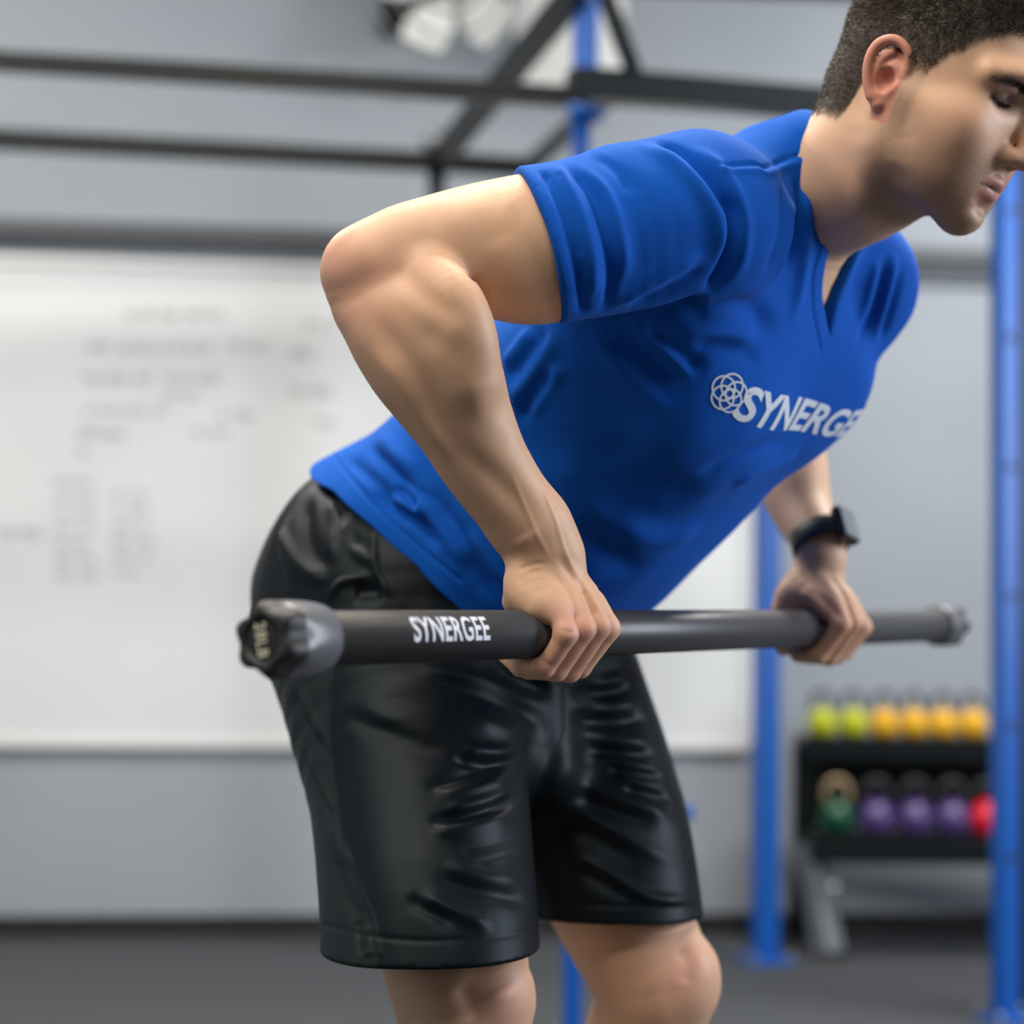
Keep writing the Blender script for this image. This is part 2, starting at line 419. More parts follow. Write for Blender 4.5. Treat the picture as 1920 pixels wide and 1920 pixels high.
for px, m, hm, lab in low:
    k = make_kb(0.047, m, '', lab, 'kettlebells on the lower shelf', hm); p = W(px, 1556, 5.02); k.location = (p[0], ky - 0.06, zm)

#SECTION_BAR
# ------------------------------------------------------------------ weighted bar
B0 = W(490, 1200, 1.33); B1 = W(1785, 1172, 2.50)
BD = B1 - B0; BL = np.linalg.norm(BD); BD = BD / BL
RB = 0.020
M_bar = bump(mat('satin_black_tube', (0.045, 0.045, 0.050), 0.40), 900, 0.06)
M_rub = bump(mat('black_moulded_rubber', (0.016, 0.016, 0.016), 0.5), 300, 0.15)
M_rubg = bump(mat('worn_grey_rubber', (0.12, 0.125, 0.14), 0.33), 200, 0.2)
M_print = mat('white_print', (0.80, 0.80, 0.88), 0.6)
M_cream = mat('cream_print', (0.62, 0.60, 0.45), 0.6)
bar = empty('weighted_bar', (B0 + B1) / 2); tag(bar, 'black weighted exercise bar with lobed rubber end caps held in both hands', 'exercise bar')
bm = bmesh.new(); lathe(bm, [(0.03, 0), (0.03, RB), (BL - 0.03, RB), (BL - 0.03, 0)], B0, BD, 64); obj('tube', bm, M_bar, bar, True)
sideA = np.cross(BD, [0, 0, 1]); sideA /= np.linalg.norm(sideA)       # horizontal, across the bar, towards its front
upA = np.cross(sideA, BD)
if np.dot(sideA, [1, -0.6, 0]) < 0: sideA = -sideA
def bar_pt(l, ang, r):
    return B0 + BD * l + (sideA * math.cos(ang) + upA * math.sin(ang)) * r
def cap(l_end, l_in, ph, m_body, m_face):
    """six-lobed cap: face at l_end, sleeve running to l_in"""
    n = 96; sg = 1 if l_in > l_end else -1
    Ls = abs(l_in - l_end)
    prof = [(0.0, 0.0195, 0.0014), (0.0012, 0.0222, 0.0022), (0.005, 0.0240, 0.0026), (0.013, 0.0248, 0.0027), (0.020, 0.0256, 0.0018), (0.024, 0.0264, 0.0010),
            (0.030, 0.0270, 0.0004), (0.045, 0.0266, 0.0003), (0.056, 0.0256, 0.0002), (Ls - 0.002, 0.0250, 0.0001), (Ls, 0.0238, 0.0), (Ls, RB * 0.9, 0.0)]
    bm = bmesh.new(); rings = []
    for a, r, am in prof:
        rings.append([bm.verts.new(bar_pt(l_end + sg * a, 2 * math.pi * k / n, r + am * math.cos(6 * (2 * math.pi * k / n + ph)))) for k in range(n)])
    # recessed disc in the face
    for a, r in ((0.0, 0.0150), (0.002, 0.0143), (0.0025, 0.0138)):
        rings.insert(0, [bm.verts.new(bar_pt(l_end + sg * a, 2 * math.pi * k / n, r)) for k in range(n)])
    for A, B in zip(rings[:-1], rings[1:]):
        for k in range(n): bm.faces.new((A[k], A[(k + 1) % n], B[(k + 1) % n], B[k]))
    bm.faces.new(rings[0])
    bmesh.ops.recalc_face_normals(bm, faces=bm.faces)
    return obj('end_cap', bm, m_body, bar, True)
c1 = cap(0.0, 0.061, 0.35, M_rubg, M_rub)
c1['label'] = 'near end cap with weight marking'
c2 = cap(BL, BL - 0.061, 0.1, M_rubg, M_rub)
# darker face ring material on the near cap's lobes
for c, s in ((c1, 0), (c2, 1)):
    c.data.materials.append(M_rub)
    for f in c.data.polygons:
        l = np.dot(np.array(f.center) - B0, BD)
        if s == 0 and l < 0.021: f.material_index = 1
        if s == 1 and l > BL - 0.027: f.material_index = 1
for l, sg in ((0.0026, 1), (BL - 0.0026, -1)):
    bm = bmesh.new(); lathe(bm, [(0.0, 0), (0.0, 0.0137), (-0.0012, 0.0132), (-0.0018, 0.0)] if sg == 1 else [(0.0, 0), (0.0, 0.0137), (0.0012, 0.0132), (0.0018, 0.0)], B0 + BD * l, BD, 40); obj('disc', bm, M_basebd, c1 if sg == 1 else c2, False)

def text_mesh(s, offset=0.02, shear=0.0, spacing=1.0):
    cu = bpy.data.curves.new('txt', 'FONT'); cu.body = s; cu.offset = offset; cu.shear = shear; cu.space_character = spacing
    cu.resolution_u = 6; cu.fill_mode = 'BOTH'
    o = bpy.data.objects.new('txt', cu); C.objects.link(o)
    dg = bpy.context.evaluated_depsgraph_get(); me = bpy.data.meshes.new_from_object(o.evaluated_get(dg))
    bpy.data.objects.remove(o)
    bm = bmesh.new(); bm.from_mesh(me)
    bmesh.ops.triangulate(bm, faces=bm.faces)
    xs = [v.co.x for v in bm.verts]; ys = [v.co.y for v in bm.verts]
    x0, x1, y0, y1 = min(xs), max(xs), min(ys), max(ys)
    for v in bm.verts: v.co = Vector(((v.co.x - x0) / (x1 - x0), (v.co.y - y0) / (y1 - y0), 0))
    bmesh.ops.remove_doubles(bm, verts=bm.verts, dist=1e-5)
    return bm
def subdivide_long(bm, mx, my):
    for _ in range(6):
        es = [e for e in bm.edges if abs(e.verts[0].co.x - e.verts[1].co.x) > mx or abs(e.verts[0].co.y - e.verts[1].co.y) > my]
        if not es: break
        bmesh.ops.subdivide_edges(bm, edges=es, cuts=1)
        bmesh.ops.triangulate(bm, faces=[f for f in bm.faces if len(f.verts) > 3])
# word on the tube
def bar_l_at(px):
    # bar length coordinate whose axis point is seen at px
    lo, hi = 0.0, BL
    for _ in range(40):
        mid = (lo + hi) / 2; p = B0 + BD * mid - CAM
        x = 960 + FPX * np.dot(p, _r) / np.dot(p, _f)
        if x < px: lo = mid
        else: hi = mid
    return lo
bm = text_mesh('SYNERGEE', 0.022, 0.0, 1.06); subdivide_long(bm, 0.06, 0.12)
la, lb = bar_l_at(735), bar_l_at(879)
tocam = CAM - (B0 + BD * (la + lb) / 2); angc = math.atan2(np.dot(tocam, upA), np.dot(tocam, sideA))
for v in bm.verts:
    ang = angc + (0.30 + (v.co.y - 0.5) * 1.02)
    v.co = Vector(bar_pt(la + (lb - la) * v.co.x, ang, RB + 0.0003))
tw = obj('printed_word', bm, M_print, bar)
# weight mark on the disc
bm = text_mesh('28LB', 0.012, 0.0, 1.12); 
for v in bm.verts:
    a = (v.co.x - 0.5) * 0.0238; b = (v.co.y - 0.5) * 0.0095
    # text runs downwards across the face
    dn = -upA; rt = -sideA if np.dot(sideA, _r) < 0 else sideA
    q = 0.16
    ax = dn * math.cos(q) + rt * math.sin(q); ay = rt * math.cos(q) - dn * math.sin(q)
    v.co = Vector(B0 + BD * 0.0003 + ax * a + ay * b)
obj('weight_mark', bm, M_cream, c1)
#SECTION_PERSON
# ------------------------------------------------------------------ implicit surface engine
f32 = np.float32
class Chain:
    """round cones through points with radii; optional squash along a direction"""
    def __init__(s, pts, rads, squash=None, smooth=0):
        P = np.array(pts, float); R = np.array(rads, float)
        if smooth and len(P) > 2:
            P, R = catmull(P, R, smooth)
        s.R = R; s.q = None
        if squash is not None:
            w = np.array(squash[0], float); w /= np.linalg.norm(w); s.q = (w, 1.0 / squash[1], P.mean(0))
        s.P = P
        m = R.max() 
        s.lo = (P - R[:, None]).min(0); s.hi = (P + R[:, None]).max(0)
    def tr(s, X):
        if s.q is None: return X
        w, k, c = s.q
        return X + ((X - c) @ w)[:, None] * (k - 1) * w
    def __call__(s, X, lo=None, hi=None, mg=0.05):
        X = s.tr(X).astype(f32); P = s.tr(s.P); R = s.R
        best = None
        if len(P) == 1:
            d = X - P[0].astype(f32); return np.sqrt((d * d).sum(1)) - R[0]
        if lo is not None and s.q is None:
            a = np.minimum(P[:-1] - R[:-1, None], P[1:] - R[1:, None]); b = np.maximum(P[:-1] + R[:-1, None], P[1:] + R[1:, None])
            use = ((a - mg <= hi) & (b + mg >= lo)).all(1)
            idx = np.nonzero(use)[0]
            if len(idx) == 0: idx = [int(np.argmin(np.linalg.norm((P[:-1] + P[1:]) / 2 - (np.array(lo) + hi) / 2, axis=1)))]
        else: idx = range(len(P) - 1)
        for i in idx:
            a = P[i].astype(f32); ab = (P[i + 1] - P[i]).astype(f32); L2 = f32(ab @ ab) + f32(1e-12)
            d = X - a; t = np.clip((d @ ab) / L2, 0, 1); d -= t[:, None] * ab
            v = np.sqrt(np.einsum('ij,ij->i', d, d)) - (R[i] + t * f32(R[i + 1] - R[i]))
            best = v if best is None else np.minimum(best, v)
        if s.q is not None: best = best * f32(min(1.0, 1.0 / s.q[1]) if s.q[1] > 1 else 1.0)
        return best
class Ell:
    def __init__(s, c, axes, r):
        s.c = np.array(c, float); s.A = np.array(axes, float); s.A /= np.linalg.norm(s.A, axis=1)[:, None]; s.r = np.array(r, float)
        e = np.sqrt(((s.A * s.r[:, None]) ** 2).sum(0)); s.lo = s.c - e; s.hi = s.c + e
    def __call__(s, X, *a):
        q = ((X - s.c) @ s.A.T).astype(f32); k0 = np.linalg.norm(q / s.r, axis=1); k1 = np.linalg.norm(q / s.r ** 2, axis=1) + 1e-6
        return k0 * (k0 - 1) / k1
class Loft:
    """superelliptic sections along an axis"""
    def __init__(s, o, T, D, N, tab, e=2.3, k=0.03):
        s.o = np.array(o, float); s.T, s.D, s.N = T, D, N; tab = np.array(tab, float)
        t = np.linspace(tab[0, 0], tab[-1, 0], 200); s.t = t
        s.tab = np.array([smooth_interp(t, tab[:, 0], tab[:, j]) for j in range(1, tab.shape[1])]); s.e = e; s.k = k
        R = max(tab[:, 1].max(), tab[:, 2].max()) + abs(tab[:, 3]).max()
        a = s.o + T * t[0]; b = s.o + T * t[-1]; s.lo = np.minimum(a, b) - R; s.hi = np.maximum(a, b) + R
    def __call__(s, X, *a):
        p = X - s.o; t = p @ s.T; u = p @ s.D; v = p @ s.N
        A, B, Cn = (np.interp(t, s.t, s.tab[j]) for j in range(3))
        if len(s.tab) > 3: u = u - np.interp(t, s.t, s.tab[3])
        q = (np.abs(u / A) ** s.e + np.abs((v - Cn) / B) ** s.e) ** (1 / s.e)
        d = (q - 1) * np.minimum(A, B)
        return smax(d, np.maximum(s.t[0] - t, t - s.t[-1]), s.k).astype(f32)
class Group:
    def __init__(s, ops):
        s.ops = ops; L = [n for o, n, k in ops if o == 'u']
        s.lo = np.min([n.lo for n in L], 0); s.hi = np.max([n.hi for n in L], 0)
    def __call__(s, X, lo=None, hi=None, mg=0.05):
        d = None
        for op, n, k in s.ops:
            if op == 'u':
                if lo is not None and d is not None and ((n.lo > hi + k + 0.012).any() or (n.hi < lo - k - 0.012).any()): continue
                v = n(X, lo, hi, k + 0.012) if not isinstance(n, (Ell, Loft)) else n(X)
                d = v if d is None else smin(d, v, k)
            elif op == 's':
                if lo is not None and n.lo is not None and ((n.lo > hi + k + 0.012).any() or (n.hi < lo - k - 0.012).any()): continue
                d = smax(d, -n(X), k)
            elif op == 'i': d = smax(d, n(X), k)
        return d
class Fn:
    def __init__(s, f, lo=None, hi=None):
        s.f = f; s.lo = None if lo is None else np.array(lo, float); s.hi = None if hi is None else np.array(hi, float)
    def __call__(s, X, *a): return s.f(X)
def smin(a, b, k):
    if k <= 0: return np.minimum(a, b)
    h = np.maximum(k - np.abs(a - b), 0) / k
    return np.minimum(a, b) - h * h * k * f32(0.25)
def smax(a, b, k): return -smin(-a, -b, k)
def smooth_interp(x, xs, ys):
    xs = np.array(xs, float); ys = np.array(ys, float)
    if len(xs) < 3: return np.interp(x, xs, ys)
    dx = np.diff(xs); sl = np.diff(ys) / dx
    m = np.zeros(len(xs)); m[0] = sl[0]; m[-1] = sl[-1]
    for i in range(1, len(xs) - 1):
        m[i] = 0 if sl[i - 1] * sl[i] <= 0 else (dx[i - 1] + dx[i]) / (dx[i] / sl[i - 1] + dx[i - 1] / sl[i])
    i = np.clip(np.searchsorted(xs, x) - 1, 0, len(xs) - 2); t = (x - xs[i]) / dx[i]
    h00 = 2 * t**3 - 3 * t**2 + 1; h10 = t**3 - 2 * t**2 + t; h01 = -2 * t**3 + 3 * t**2; h11 = t**3 - t**2
    return h00 * ys[i] + h10 * dx[i] * m[i] + h01 * ys[i + 1] + h11 * dx[i] * m[i + 1]
def catmull(P, R=None, n=6):
    """n steps per span"""
    P = np.asarray(P, float); Q = []; RR = []
    for i in range(len(P) - 1):
        p0 = P[max(i - 1, 0)]; p1 = P[i]; p2 = P[i + 1]; p3 = P[min(i + 2, len(P) - 1)]
        for t in np.arange(n) / n:
            Q.append(0.5 * (2 * p1 + (p2 - p0) * t + (2 * p0 - 5 * p1 + 4 * p2 - p3) * t * t + (3 * p1 - p0 - 3 * p2 + p3) * t**3))
            if R is not None:
                r0 = R[max(i - 1, 0)]; r1 = R[i]; r2 = R[i + 1]; r3 = R[min(i + 2, len(P) - 1)]
                RR.append(0.5 * (2 * r1 + (r2 - r0) * t + (2 * r0 - 5 * r1 + 4 * r2 - r3) * t * t + (3 * r1 - r0 - 3 * r2 + r3) * t**3))
    Q.append(P[-1])
    if R is not None: RR.append(R[-1]); return np.array(Q), np.array(RR)
    return np.array(Q)

_EDG = [(0, 1), (2, 3), (4, 5), (6, 7), (0, 2), (1, 3), (4, 6), (5, 7), (0, 4), (1, 5), (2, 6), (3, 7)]
_COR = np.array([[(c >> 0) & 1, (c >> 1) & 1, (c >> 2) & 1] for c in range(8)])
def mesh_field(F, h, B=14, fac=1.35):
    lo = F.lo - 3 * h; hi = F.hi + 3 * h
    nb = np.ceil((hi - lo) / (h * B)).astype(int)
    g = np.stack(np.meshgrid(*[np.arange(n) for n in nb], indexing='ij'), -1).reshape(-1, 3)
    ctr = lo + (g + 0.5) * (h * B)
    d = np.concatenate([F(ctr[i:i + 20000]) for i in range(0, len(ctr), 20000)])
    g = g[np.abs(d) < h * B * 0.87 * fac + 0.006]
    n = B + 2; loc = np.stack(np.meshgrid(*[np.arange(n)] * 3, indexing='ij'), -1).reshape(-1, 3)
    dims = nb * B + 4
    VK = []; VP = []; QK = []
    def key(c): return (c[..., 0].astype(np.int64) * dims[1] + c[..., 1]) * dims[2] + c[..., 2]
    for blk in g:
        o = blk * B - 1
        X = lo + (loc + o) * h
        V = F(X, X[0], X[-1]).reshape(n, n, n)
        if V.min() > 0 or V.max() < 0: continue
        m = n - 1
        S = [V[cx:cx + m, cy:cy + m, cz:cz + m] for cx, cy, cz in _COR]
        ins = sum((s < 0).astype(np.int8) for s in S); act = (ins > 0) & (ins < 8)
        ci = np.argwhere(act)
        if len(ci) == 0: continue
        vals = np.stack([s[act] for s in S], 1)
        acc = np.zeros((len(ci), 3)); cnt = np.zeros(len(ci))
        for a, b in _EDG:
            va = vals[:, a]; vb = vals[:, b]; x = (va < 0) != (vb < 0)
            t = np.where(x, va / np.where(x, va - vb, 1), 0)
            p = _COR[a] + t[:, None] * (_COR[b] - _COR[a])
            acc += np.where(x[:, None], p, 0); cnt += x
        P = acc / cnt[:, None] + ci
        VK.append(key(ci + o + 1)); VP.append(lo + (P + o) * h)
        for ax in range(3):
            sl0 = [slice(1, m)] * 3; sl1 = [slice(1, m)] * 3; sl1[ax] = slice(2, m + 1)
            a = V[tuple(sl0)] < 0; b = V[tuple(sl1)] < 0
            e = np.argwhere(a != b) + 1
            if len(e) == 0: continue
            flip = a[tuple((e - 1).T)]
            u, w = (ax + 1) % 3, (ax + 2) % 3
            du = np.zeros(3, int); du[u] = 1; dw = np.zeros(3, int); dw[w] = 1
            q = np.stack([key(e + o + 1 - du - dw), key(e + o + 1 - dw), key(e + o + 1), key(e + o + 1 - du)], 1)
            q[~flip] = q[~flip][:, ::-1]
            QK.append(q)
    VK = np.concatenate(VK); VP = np.concatenate(VP); QK = np.concatenate(QK)
    uk, first = np.unique(VK, return_index=True); V = VP[first]
    idx = np.searchsorted(uk, QK); idx = np.clip(idx, 0, len(uk) - 1)
    ok = (uk[idx] == QK).all(1)
    Q = idx[ok]
    used = np.unique(Q); remap = np.full(len(V), -1); remap[used] = np.arange(len(used))
    return V[used], remap[Q]
def eval_big(F, X, n=20000):
    # evaluate in spatially coherent batches so that culling works
    order = np.lexsort((np.floor(X[:, 2] / 0.04), np.floor(X[:, 1] / 0.04), np.floor(X[:, 0] / 0.04)))
    key = np.floor(X[order] / 0.04).astype(int)
    brk = np.nonzero((np.diff(key, axis=0) != 0).any(1))[0] + 1
    out = np.zeros(len(X), f32); st = np.r_[0, brk]; en = np.r_[brk, len(X)]
    for a, b in zip(st, en):
        i = order[a:b]; Y = X[i]; out[i] = F(Y, Y.min(0), Y.max(0))
    return out
def project(F, V, nrm, it=1):
    for _ in range(it):
        e = 0.0006
        d0 = eval_big(F, V); d1 = eval_big(F, V + nrm * e)
        g = np.clip((d1 - d0) / e, 0.3, 2.0)
        V = V - nrm * np.clip(d0 / g, -0.001, 0.001)[:, None]
    return V
def normals(V, Q):
    n = np.cross(V[Q[:, 2]] - V[Q[:, 0]], V[Q[:, 3]] - V[Q[:, 1]]); N = np.zeros_like(V)
    for j in range(4):
        for c in range(3): N[:, c] += np.bincount(Q[:, j], n[:, c], minlength=len(V))
    return N / (np.linalg.norm(N, axis=1)[:, None] + 1e-12)
def relax(V, Q, it=1, lam=0.5, mask=None):
    E = np.concatenate([Q[:, [0, 1]], Q[:, [1, 2]], Q[:, [2, 3]], Q[:, [3, 0]]])
    deg = np.bincount(E.ravel(), minlength=len(V)).astype(float)
    for _ in range(it):
        S = np.stack([np.bincount(E[:, 0], V[E[:, 1], c], minlength=len(V)) + np.bincount(E[:, 1], V[E[:, 0], c], minlength=len(V)) for c in range(3)], 1)
        A = S / deg[:, None]; w = lam if mask is None else (lam * mask)[:, None]
        V = V + (A - V) * w
    return V
def bvh_of(V, Q): return BVHTree.FromPolygons(V.tolist(), Q.tolist(), all_triangles=False)
def cast(bvh, px, py):
    r = ray(px, py); h = bvh.ray_cast(Vector(CAM), Vector(r).normalized(), 6.0)
    return None if h[0] is None else np.array(h[0])
def px_line(bvh, pts, step=10):
    """3-D polyline where a smooth pixel path lies on the surface"""
    Q = catmull(np.array(pts, float), None, 10); out = []
    L = np.r_[0, np.cumsum(np.linalg.norm(np.diff(Q, axis=0), axis=1))]
    n = max(2, int(L[-1] / step) + 1)
    for t in np.linspace(0, L[-1], n):
        x = np.interp(t, L, Q[:, 0]); y = np.interp(t, L, Q[:, 1]); p = cast(bvh, x, y)
        if p is not None: out.append(p)
    return np.array(out)
def dist_line(V, L, maxw):
    """distance of vertices to a polyline and the parameter 0..1 along it; only near ones"""
    lo = L.min(0) - maxw; hi = L.max(0) + maxw
    idx = np.nonzero(((V > lo) & (V < hi)).all(1))[0]
    if len(idx) == 0: return idx, None, None
    X = V[idx]; best = np.full(len(idx), 9.0); par = np.zeros(len(idx)); n = len(L) - 1
    for i in range(n):
        a = L[i]; ab = L[i + 1] - a; d = X - a; t = np.clip(d @ ab / (ab @ ab + 1e-12), 0, 1)
        e = np.linalg.norm(d - t[:, None] * ab, axis=1); b = e < best
        best[b] = e[b]; par[b] = (i + t[b]) / n
    k = best < maxw
    return idx[k], best[k], par[k]
def stroke(V, N, L, amp, w, taper=0.25, disp=None):
    """raise (amp>0) or press in (amp<0) a soft ridge along a polyline; amp and w in mm"""
    if len(L) < 2: return
    idx, d, t = dist_line(V, L, w * 0.001 * 2.6)
    if len(idx) == 0: return
    tp = np.clip(np.minimum(t, 1 - t) / max(taper, 1e-3), 0, 1); tp = tp * tp * (3 - 2 * tp)
    disp[idx] += amp * 0.001 * np.exp(-(d / (w * 0.001)) ** 2) * tp
# ------------------------------------------------------------------ the man: frames
U3 = np.array([0, 0, 1.0]); D3 = np.array([0.53, 0.85, 0]); D3 /= np.linalg.norm(D3)     # towards his left
F3 = np.array([D3[1], -D3[0], 0])                                                        # the way he faces
def nz(v): return np.array(v, float) / np.linalg.norm(v)
def PR(px, py, d, rpx): return (W(px, py, d), rpx * d / FPX)
def chain_px(rows, squash=None, smooth=4):
    a = [PR(*r) for r in rows]
    return Chain([x[0] for x in a], [x[1] for x in a], squash, smooth)
HIP = W(862, 1168, 2.065)
SHO = W(1449, 473, 1.875)
T3 = nz(SHO - HIP); N3 = nz(F3 - T3 * (F3 @ T3)); DD = nz(np.cross(N3, T3)); 
if DD @ D3 < 0: DD = -DD
LT = np.linalg.norm(SHO - HIP)
def TP(t, u, v): return HIP + T3 * t + DD * u + N3 * v
RSH = W(1300, 405, 1.72); LSH = RSH + D3 * 0.345 - U3 * 0.012
REL = W(690, 500, 1.62)
LEL = W(1425, 690, 2.33)

# ---- hands: local frame at the bar
def make_hand(px, out, wrist_f, wrist_u, s):
    l = bar_l_at(px); O = B0 + BD * l
    o3 = BD * out; f3 = F3; u3 = U3
    def H(o, f, u): return O + (o3 * o + f3 * f + u3 * u) * s
    ops = []
    def ch(rows, k, smooth=0):
        ops.append(('u', Chain([H(*r[:3]) for r in rows], [r[3] * s for r in rows], None, smooth), k))
    wr = (0.0, wrist_f, wrist_u)
    # palm body over the bar
    ch([(0, wrist_f - .006, wrist_u + 0.012, 0.0225), (0.0, wrist_f, wrist_u, 0.0228), (0.0, wrist_f * .5 + .002, wrist_u - 0.014, 0.0215)], 0.02)
    for o0 in (-0.030, -0.012, 0.008, 0.026): ch([(o0, -0.017, 0.026, 0.0095), (o0, 0.0, 0.031, 0.0105), (o0, 0.016, 0.026, 0.0095)], 0.008)
    for (o0, o1, r) in ((-0.016, -0.030, 0.0125), (-0.005, -0.010, 0.014), (0.007, 0.010, 0.0135), (0.017, 0.029, 0.012)):
        ch([(o0, wrist_f * .6 - .004, 0.050, r), (o1, 0.004, 0.036, r * 0.95), (o1, 0.022, 0.018, r * 0.8)], 0.012)
    # hypothenar edge and thenar
    ch([(0.020, -0.009, wrist_u - 0.008, 0.0125), (0.029, -0.009, 0.044, 0.0140), (0.033, -0.003, 0.032, 0.0135), (0.034, 0.010, 0.022, 0.012)], 0.010, 3)
    ch([(-0.016, -0.016, 0.052, 0.015), (-0.030, -0.020, 0.038, 0.0165), (-0.036, -0.024, 0.020, 0.013)], 0.012, 3)
    palm = Group(list(ops)); ops.clear()
    fin = []
    F_ = ( # MCP, PIP, DIP, TIP  (o,f,u) and radius
        ((-0.034, 0.039, 0.005), (-0.033, 0.0135, -0.0280), (-0.031, -0.011, -0.0285), (-0.030, -0.026, -0.013), 0.0097),
        ((-0.012, 0.042, 0.007), (-0.011, 0.0160, -0.0305), (-0.011, -0.011, -0.0300), (-0.011, -0.029, -0.012), 0.0100),
        ((0.0105, 0.041, 0.005), (0.0105, 0.0160, -0.0295), (0.011, -0.011, -0.0295), (0.011, -0.028, -0.012), 0.0095),
        ((0.031, 0.037, 0.001), (0.0300, 0.0165, -0.0265), (0.0300, -0.007, -0.0275), (0.0290, -0.022, -0.0190), 0.0088))
    meta = ((-0.018, 0.002, 0.052), (-0.006, 0.004, 0.054), (0.006, 0.002, 0.053), (0.017, -0.004, 0.050))
    for (m, p, d, t, r), b in zip(F_, meta):
        b = (b[0], b[1] + wrist_f * .6, b[2])
        mid = tuple((b[i] + m[i]) / 2 + (0, .004, .004)[i] for i in range(3))
        g = [('u', Chain([H(*b), H(*mid), H(*m)], [r * s * 1.15, r * s * 1.10, r * s * 1.10], None, 4), 0),
             ('u', Chain([H(*m), H(*[(m[i] + p[i]) / 2 + (0, .0015, 0)[i] for i in range(3)]), H(*p)], [r * s * 1.12, r * s * 0.98, r * s * 1.0], None, 3), 0.004),
             ('u', Chain([H(*p), H(*d)], [r * s * 1.0, r * s * 0.88], None), 0.003),
             ('u', Chain([H(*d), H(*t)], [r * s * 0.88, r * s * 0.74], None), 0.003)]
        fin.append(('u', Group(g), 0.0022))
    fing = Group(fin)
    thumb = Chain([H(-0.034, -0.022, 0.034), H(-0.040, -0.029, 0.012), H(-0.037, -0.031, -0.008), H(-0.030, -0.029, -0.022)], [0.0145 * s, 0.0118 * s, 0.0105 * s, 0.0085 * s], None, 3)
    return Group([('u', palm, 0), ('u', fing, 0.0075), ('u', thumb, 0.004)]), H
hand_r, HR = make_hand(1025, -1, 0.003, 0.066, 1.0)
hand_l, HL = make_hand(1537, 1, 0.002, 0.070, 1.0)

# ---- arms
toC = _f
arm_r = chain_px([(690, 498, 1.60, 76), (755, 478, 1.615, 92), (820, 470, 1.625, 104), (900, 464, 1.64, 119), (985, 468, 1.655, 140), (1070, 455, 1.68, 142), (1180, 432, 1.70, 138), (1300, 412, 1.73, 134)], (toC, 0.92), 10)
fore_r = chain_px([(702, 522, 1.61, 62), (738, 590, 1.603, 100), (790, 655, 1.605, 118), (832, 718, 1.61, 112), (868, 788, 1.615, 95), (908, 866, 1.625, 84), (962, 945, 1.635, 75), (998, 992, 1.643, 66), (1024, 1040, 1.652, 59)], (toC, 0.86), 8)
olec = Chain([W(672, 500, 1.61), W(660, 520, 1.61), W(668, 560, 1.61)], [0.018, 0.018, 0.014], None, 2)
brach = chain_px([(805, 505, 1.59, 42), (848, 562, 1.572, 56), (878, 630, 1.572, 52), (888, 705, 1.58, 42)], None, 8)
wristc_r = chain_px([(1000, 994, 1.645, 62), (1024, 1040, 1.65, 56), (1038, 1075, 1.652, 52)], (toC, 0.75))
arm_l = Chain([LSH, LSH * .5 + LEL * .5, LEL], [0.062, 0.056, 0.043], None, 4)
fore_l = Chain([LEL, W(1450, 790, 2.28), W(1474, 860, 2.25), W(1503, 955, 2.20), HL(0, .0, .090), HL(0, .001, .068)], [0.042, 0.048, 0.0455, 0.0345, 0.0265, .024], (toC, 0.88), 6)

# ---- torso, legs
body_t = Loft(HIP, T3, DD, N3, [(-0.10, .150, .105, -.01), (0.0, .158, .105, -.01), (.10, .140, .095, .0), (.20, .142, .100, .0), (.30, .152, .108, .0), (.40, .160, .110, 0), (.46, .155, .092, -.005), (.52, .10, .07, -.01)], 2.2)
RH = HIP - D3 * 0.088 - U3 * 0.02; LH = HIP + D3 * 0.088 - U3 * 0.02
RK = W(868, 1905, 1.78); LK = W(1228, 1850, 1.99)
RA = np.array([RK[0] - 0.05, RK[1] + 0.14, 0.10]); LA = np.array([LK[0] - 0.02, LK[1] + 0.16, 0.10])
RA[0] = W(850, 1150, 1.9)[0]; 
leg_r = Chain([RH, RH * .5 + RK * .5, RK * .85 + RH * .15, RK + F3 * .0, RK * .85 + RA * .15 - F3 * .012, RK * .65 + RA * .35 - F3 * .022, RK * .3 + RA * .7 - F3 * .006, RA], [.088, .080, .068, .060, .057, .058, .040, .036], None, 4)
leg_l = Chain([LH, LH * .5 + LK * .5, LK * .85 + LH * .15, LK + F3 * .0, LK * .85 + LA * .15 - F3 * .012, LK * .65 + LA * .35 - F3 * .022, LK * .3 + LA * .7 - F3 * .006, LA], [.088, .080, .067, .060, .057, .058, .040, .036], None, 4)
feet = []
for A in (RA, LA):
    feet.append(('u', Chain([A, A - U3 * .05 + F3 * .02, A - U3 * .062 + F3 * .10, A - U3 * .07 + F3 * .16], [.036, .036, .028, .022], None, 3), .01))
patR = Ell(RK + F3 * .045 + U3 * .02, (F3, D3, U3), (.022, .030, .034)); patL = Ell(LK + F3 * .045 + U3 * .012, (F3, D3, U3), (.022, .030, .036))

# ---- head frame
PIT = math.radians(27); YAW = math.radians(-2)
fh0 = F3 * math.cos(YAW) + D3 * math.sin(YAW); dh = nz(np.cross(U3, fh0)); dh = dh if dh @ D3 > 0 else -dh
FH = fh0 * math.cos(PIT) - U3 * math.sin(PIT); UH = U3 * math.cos(PIT) + fh0 * math.sin(PIT)
EAR = W(1678, 160, 1.70)
HC = EAR + dh * 0.071
HS = 0.955
def HP(x, y, z): return HC + (FH * x + dh * y + UH * z) * HS
HA = (FH, dh, UH)
def he(x, y, z, a, b, c, rot=0.0):
    """ellipsoid in the head frame; rot tilts it nose-down in the side view"""
    f = FH * math.cos(rot) - UH * math.sin(rot); u = UH * math.cos(rot) + FH * math.sin(rot)
    return Ell(HP(x, y, z), (f, dh, u), (a * HS, b * HS, c * HS))
def hch(rows, sm=3): return Chain([HP(*r[:3]) for r in rows], [r[3] * HS for r in rows], None, sm)
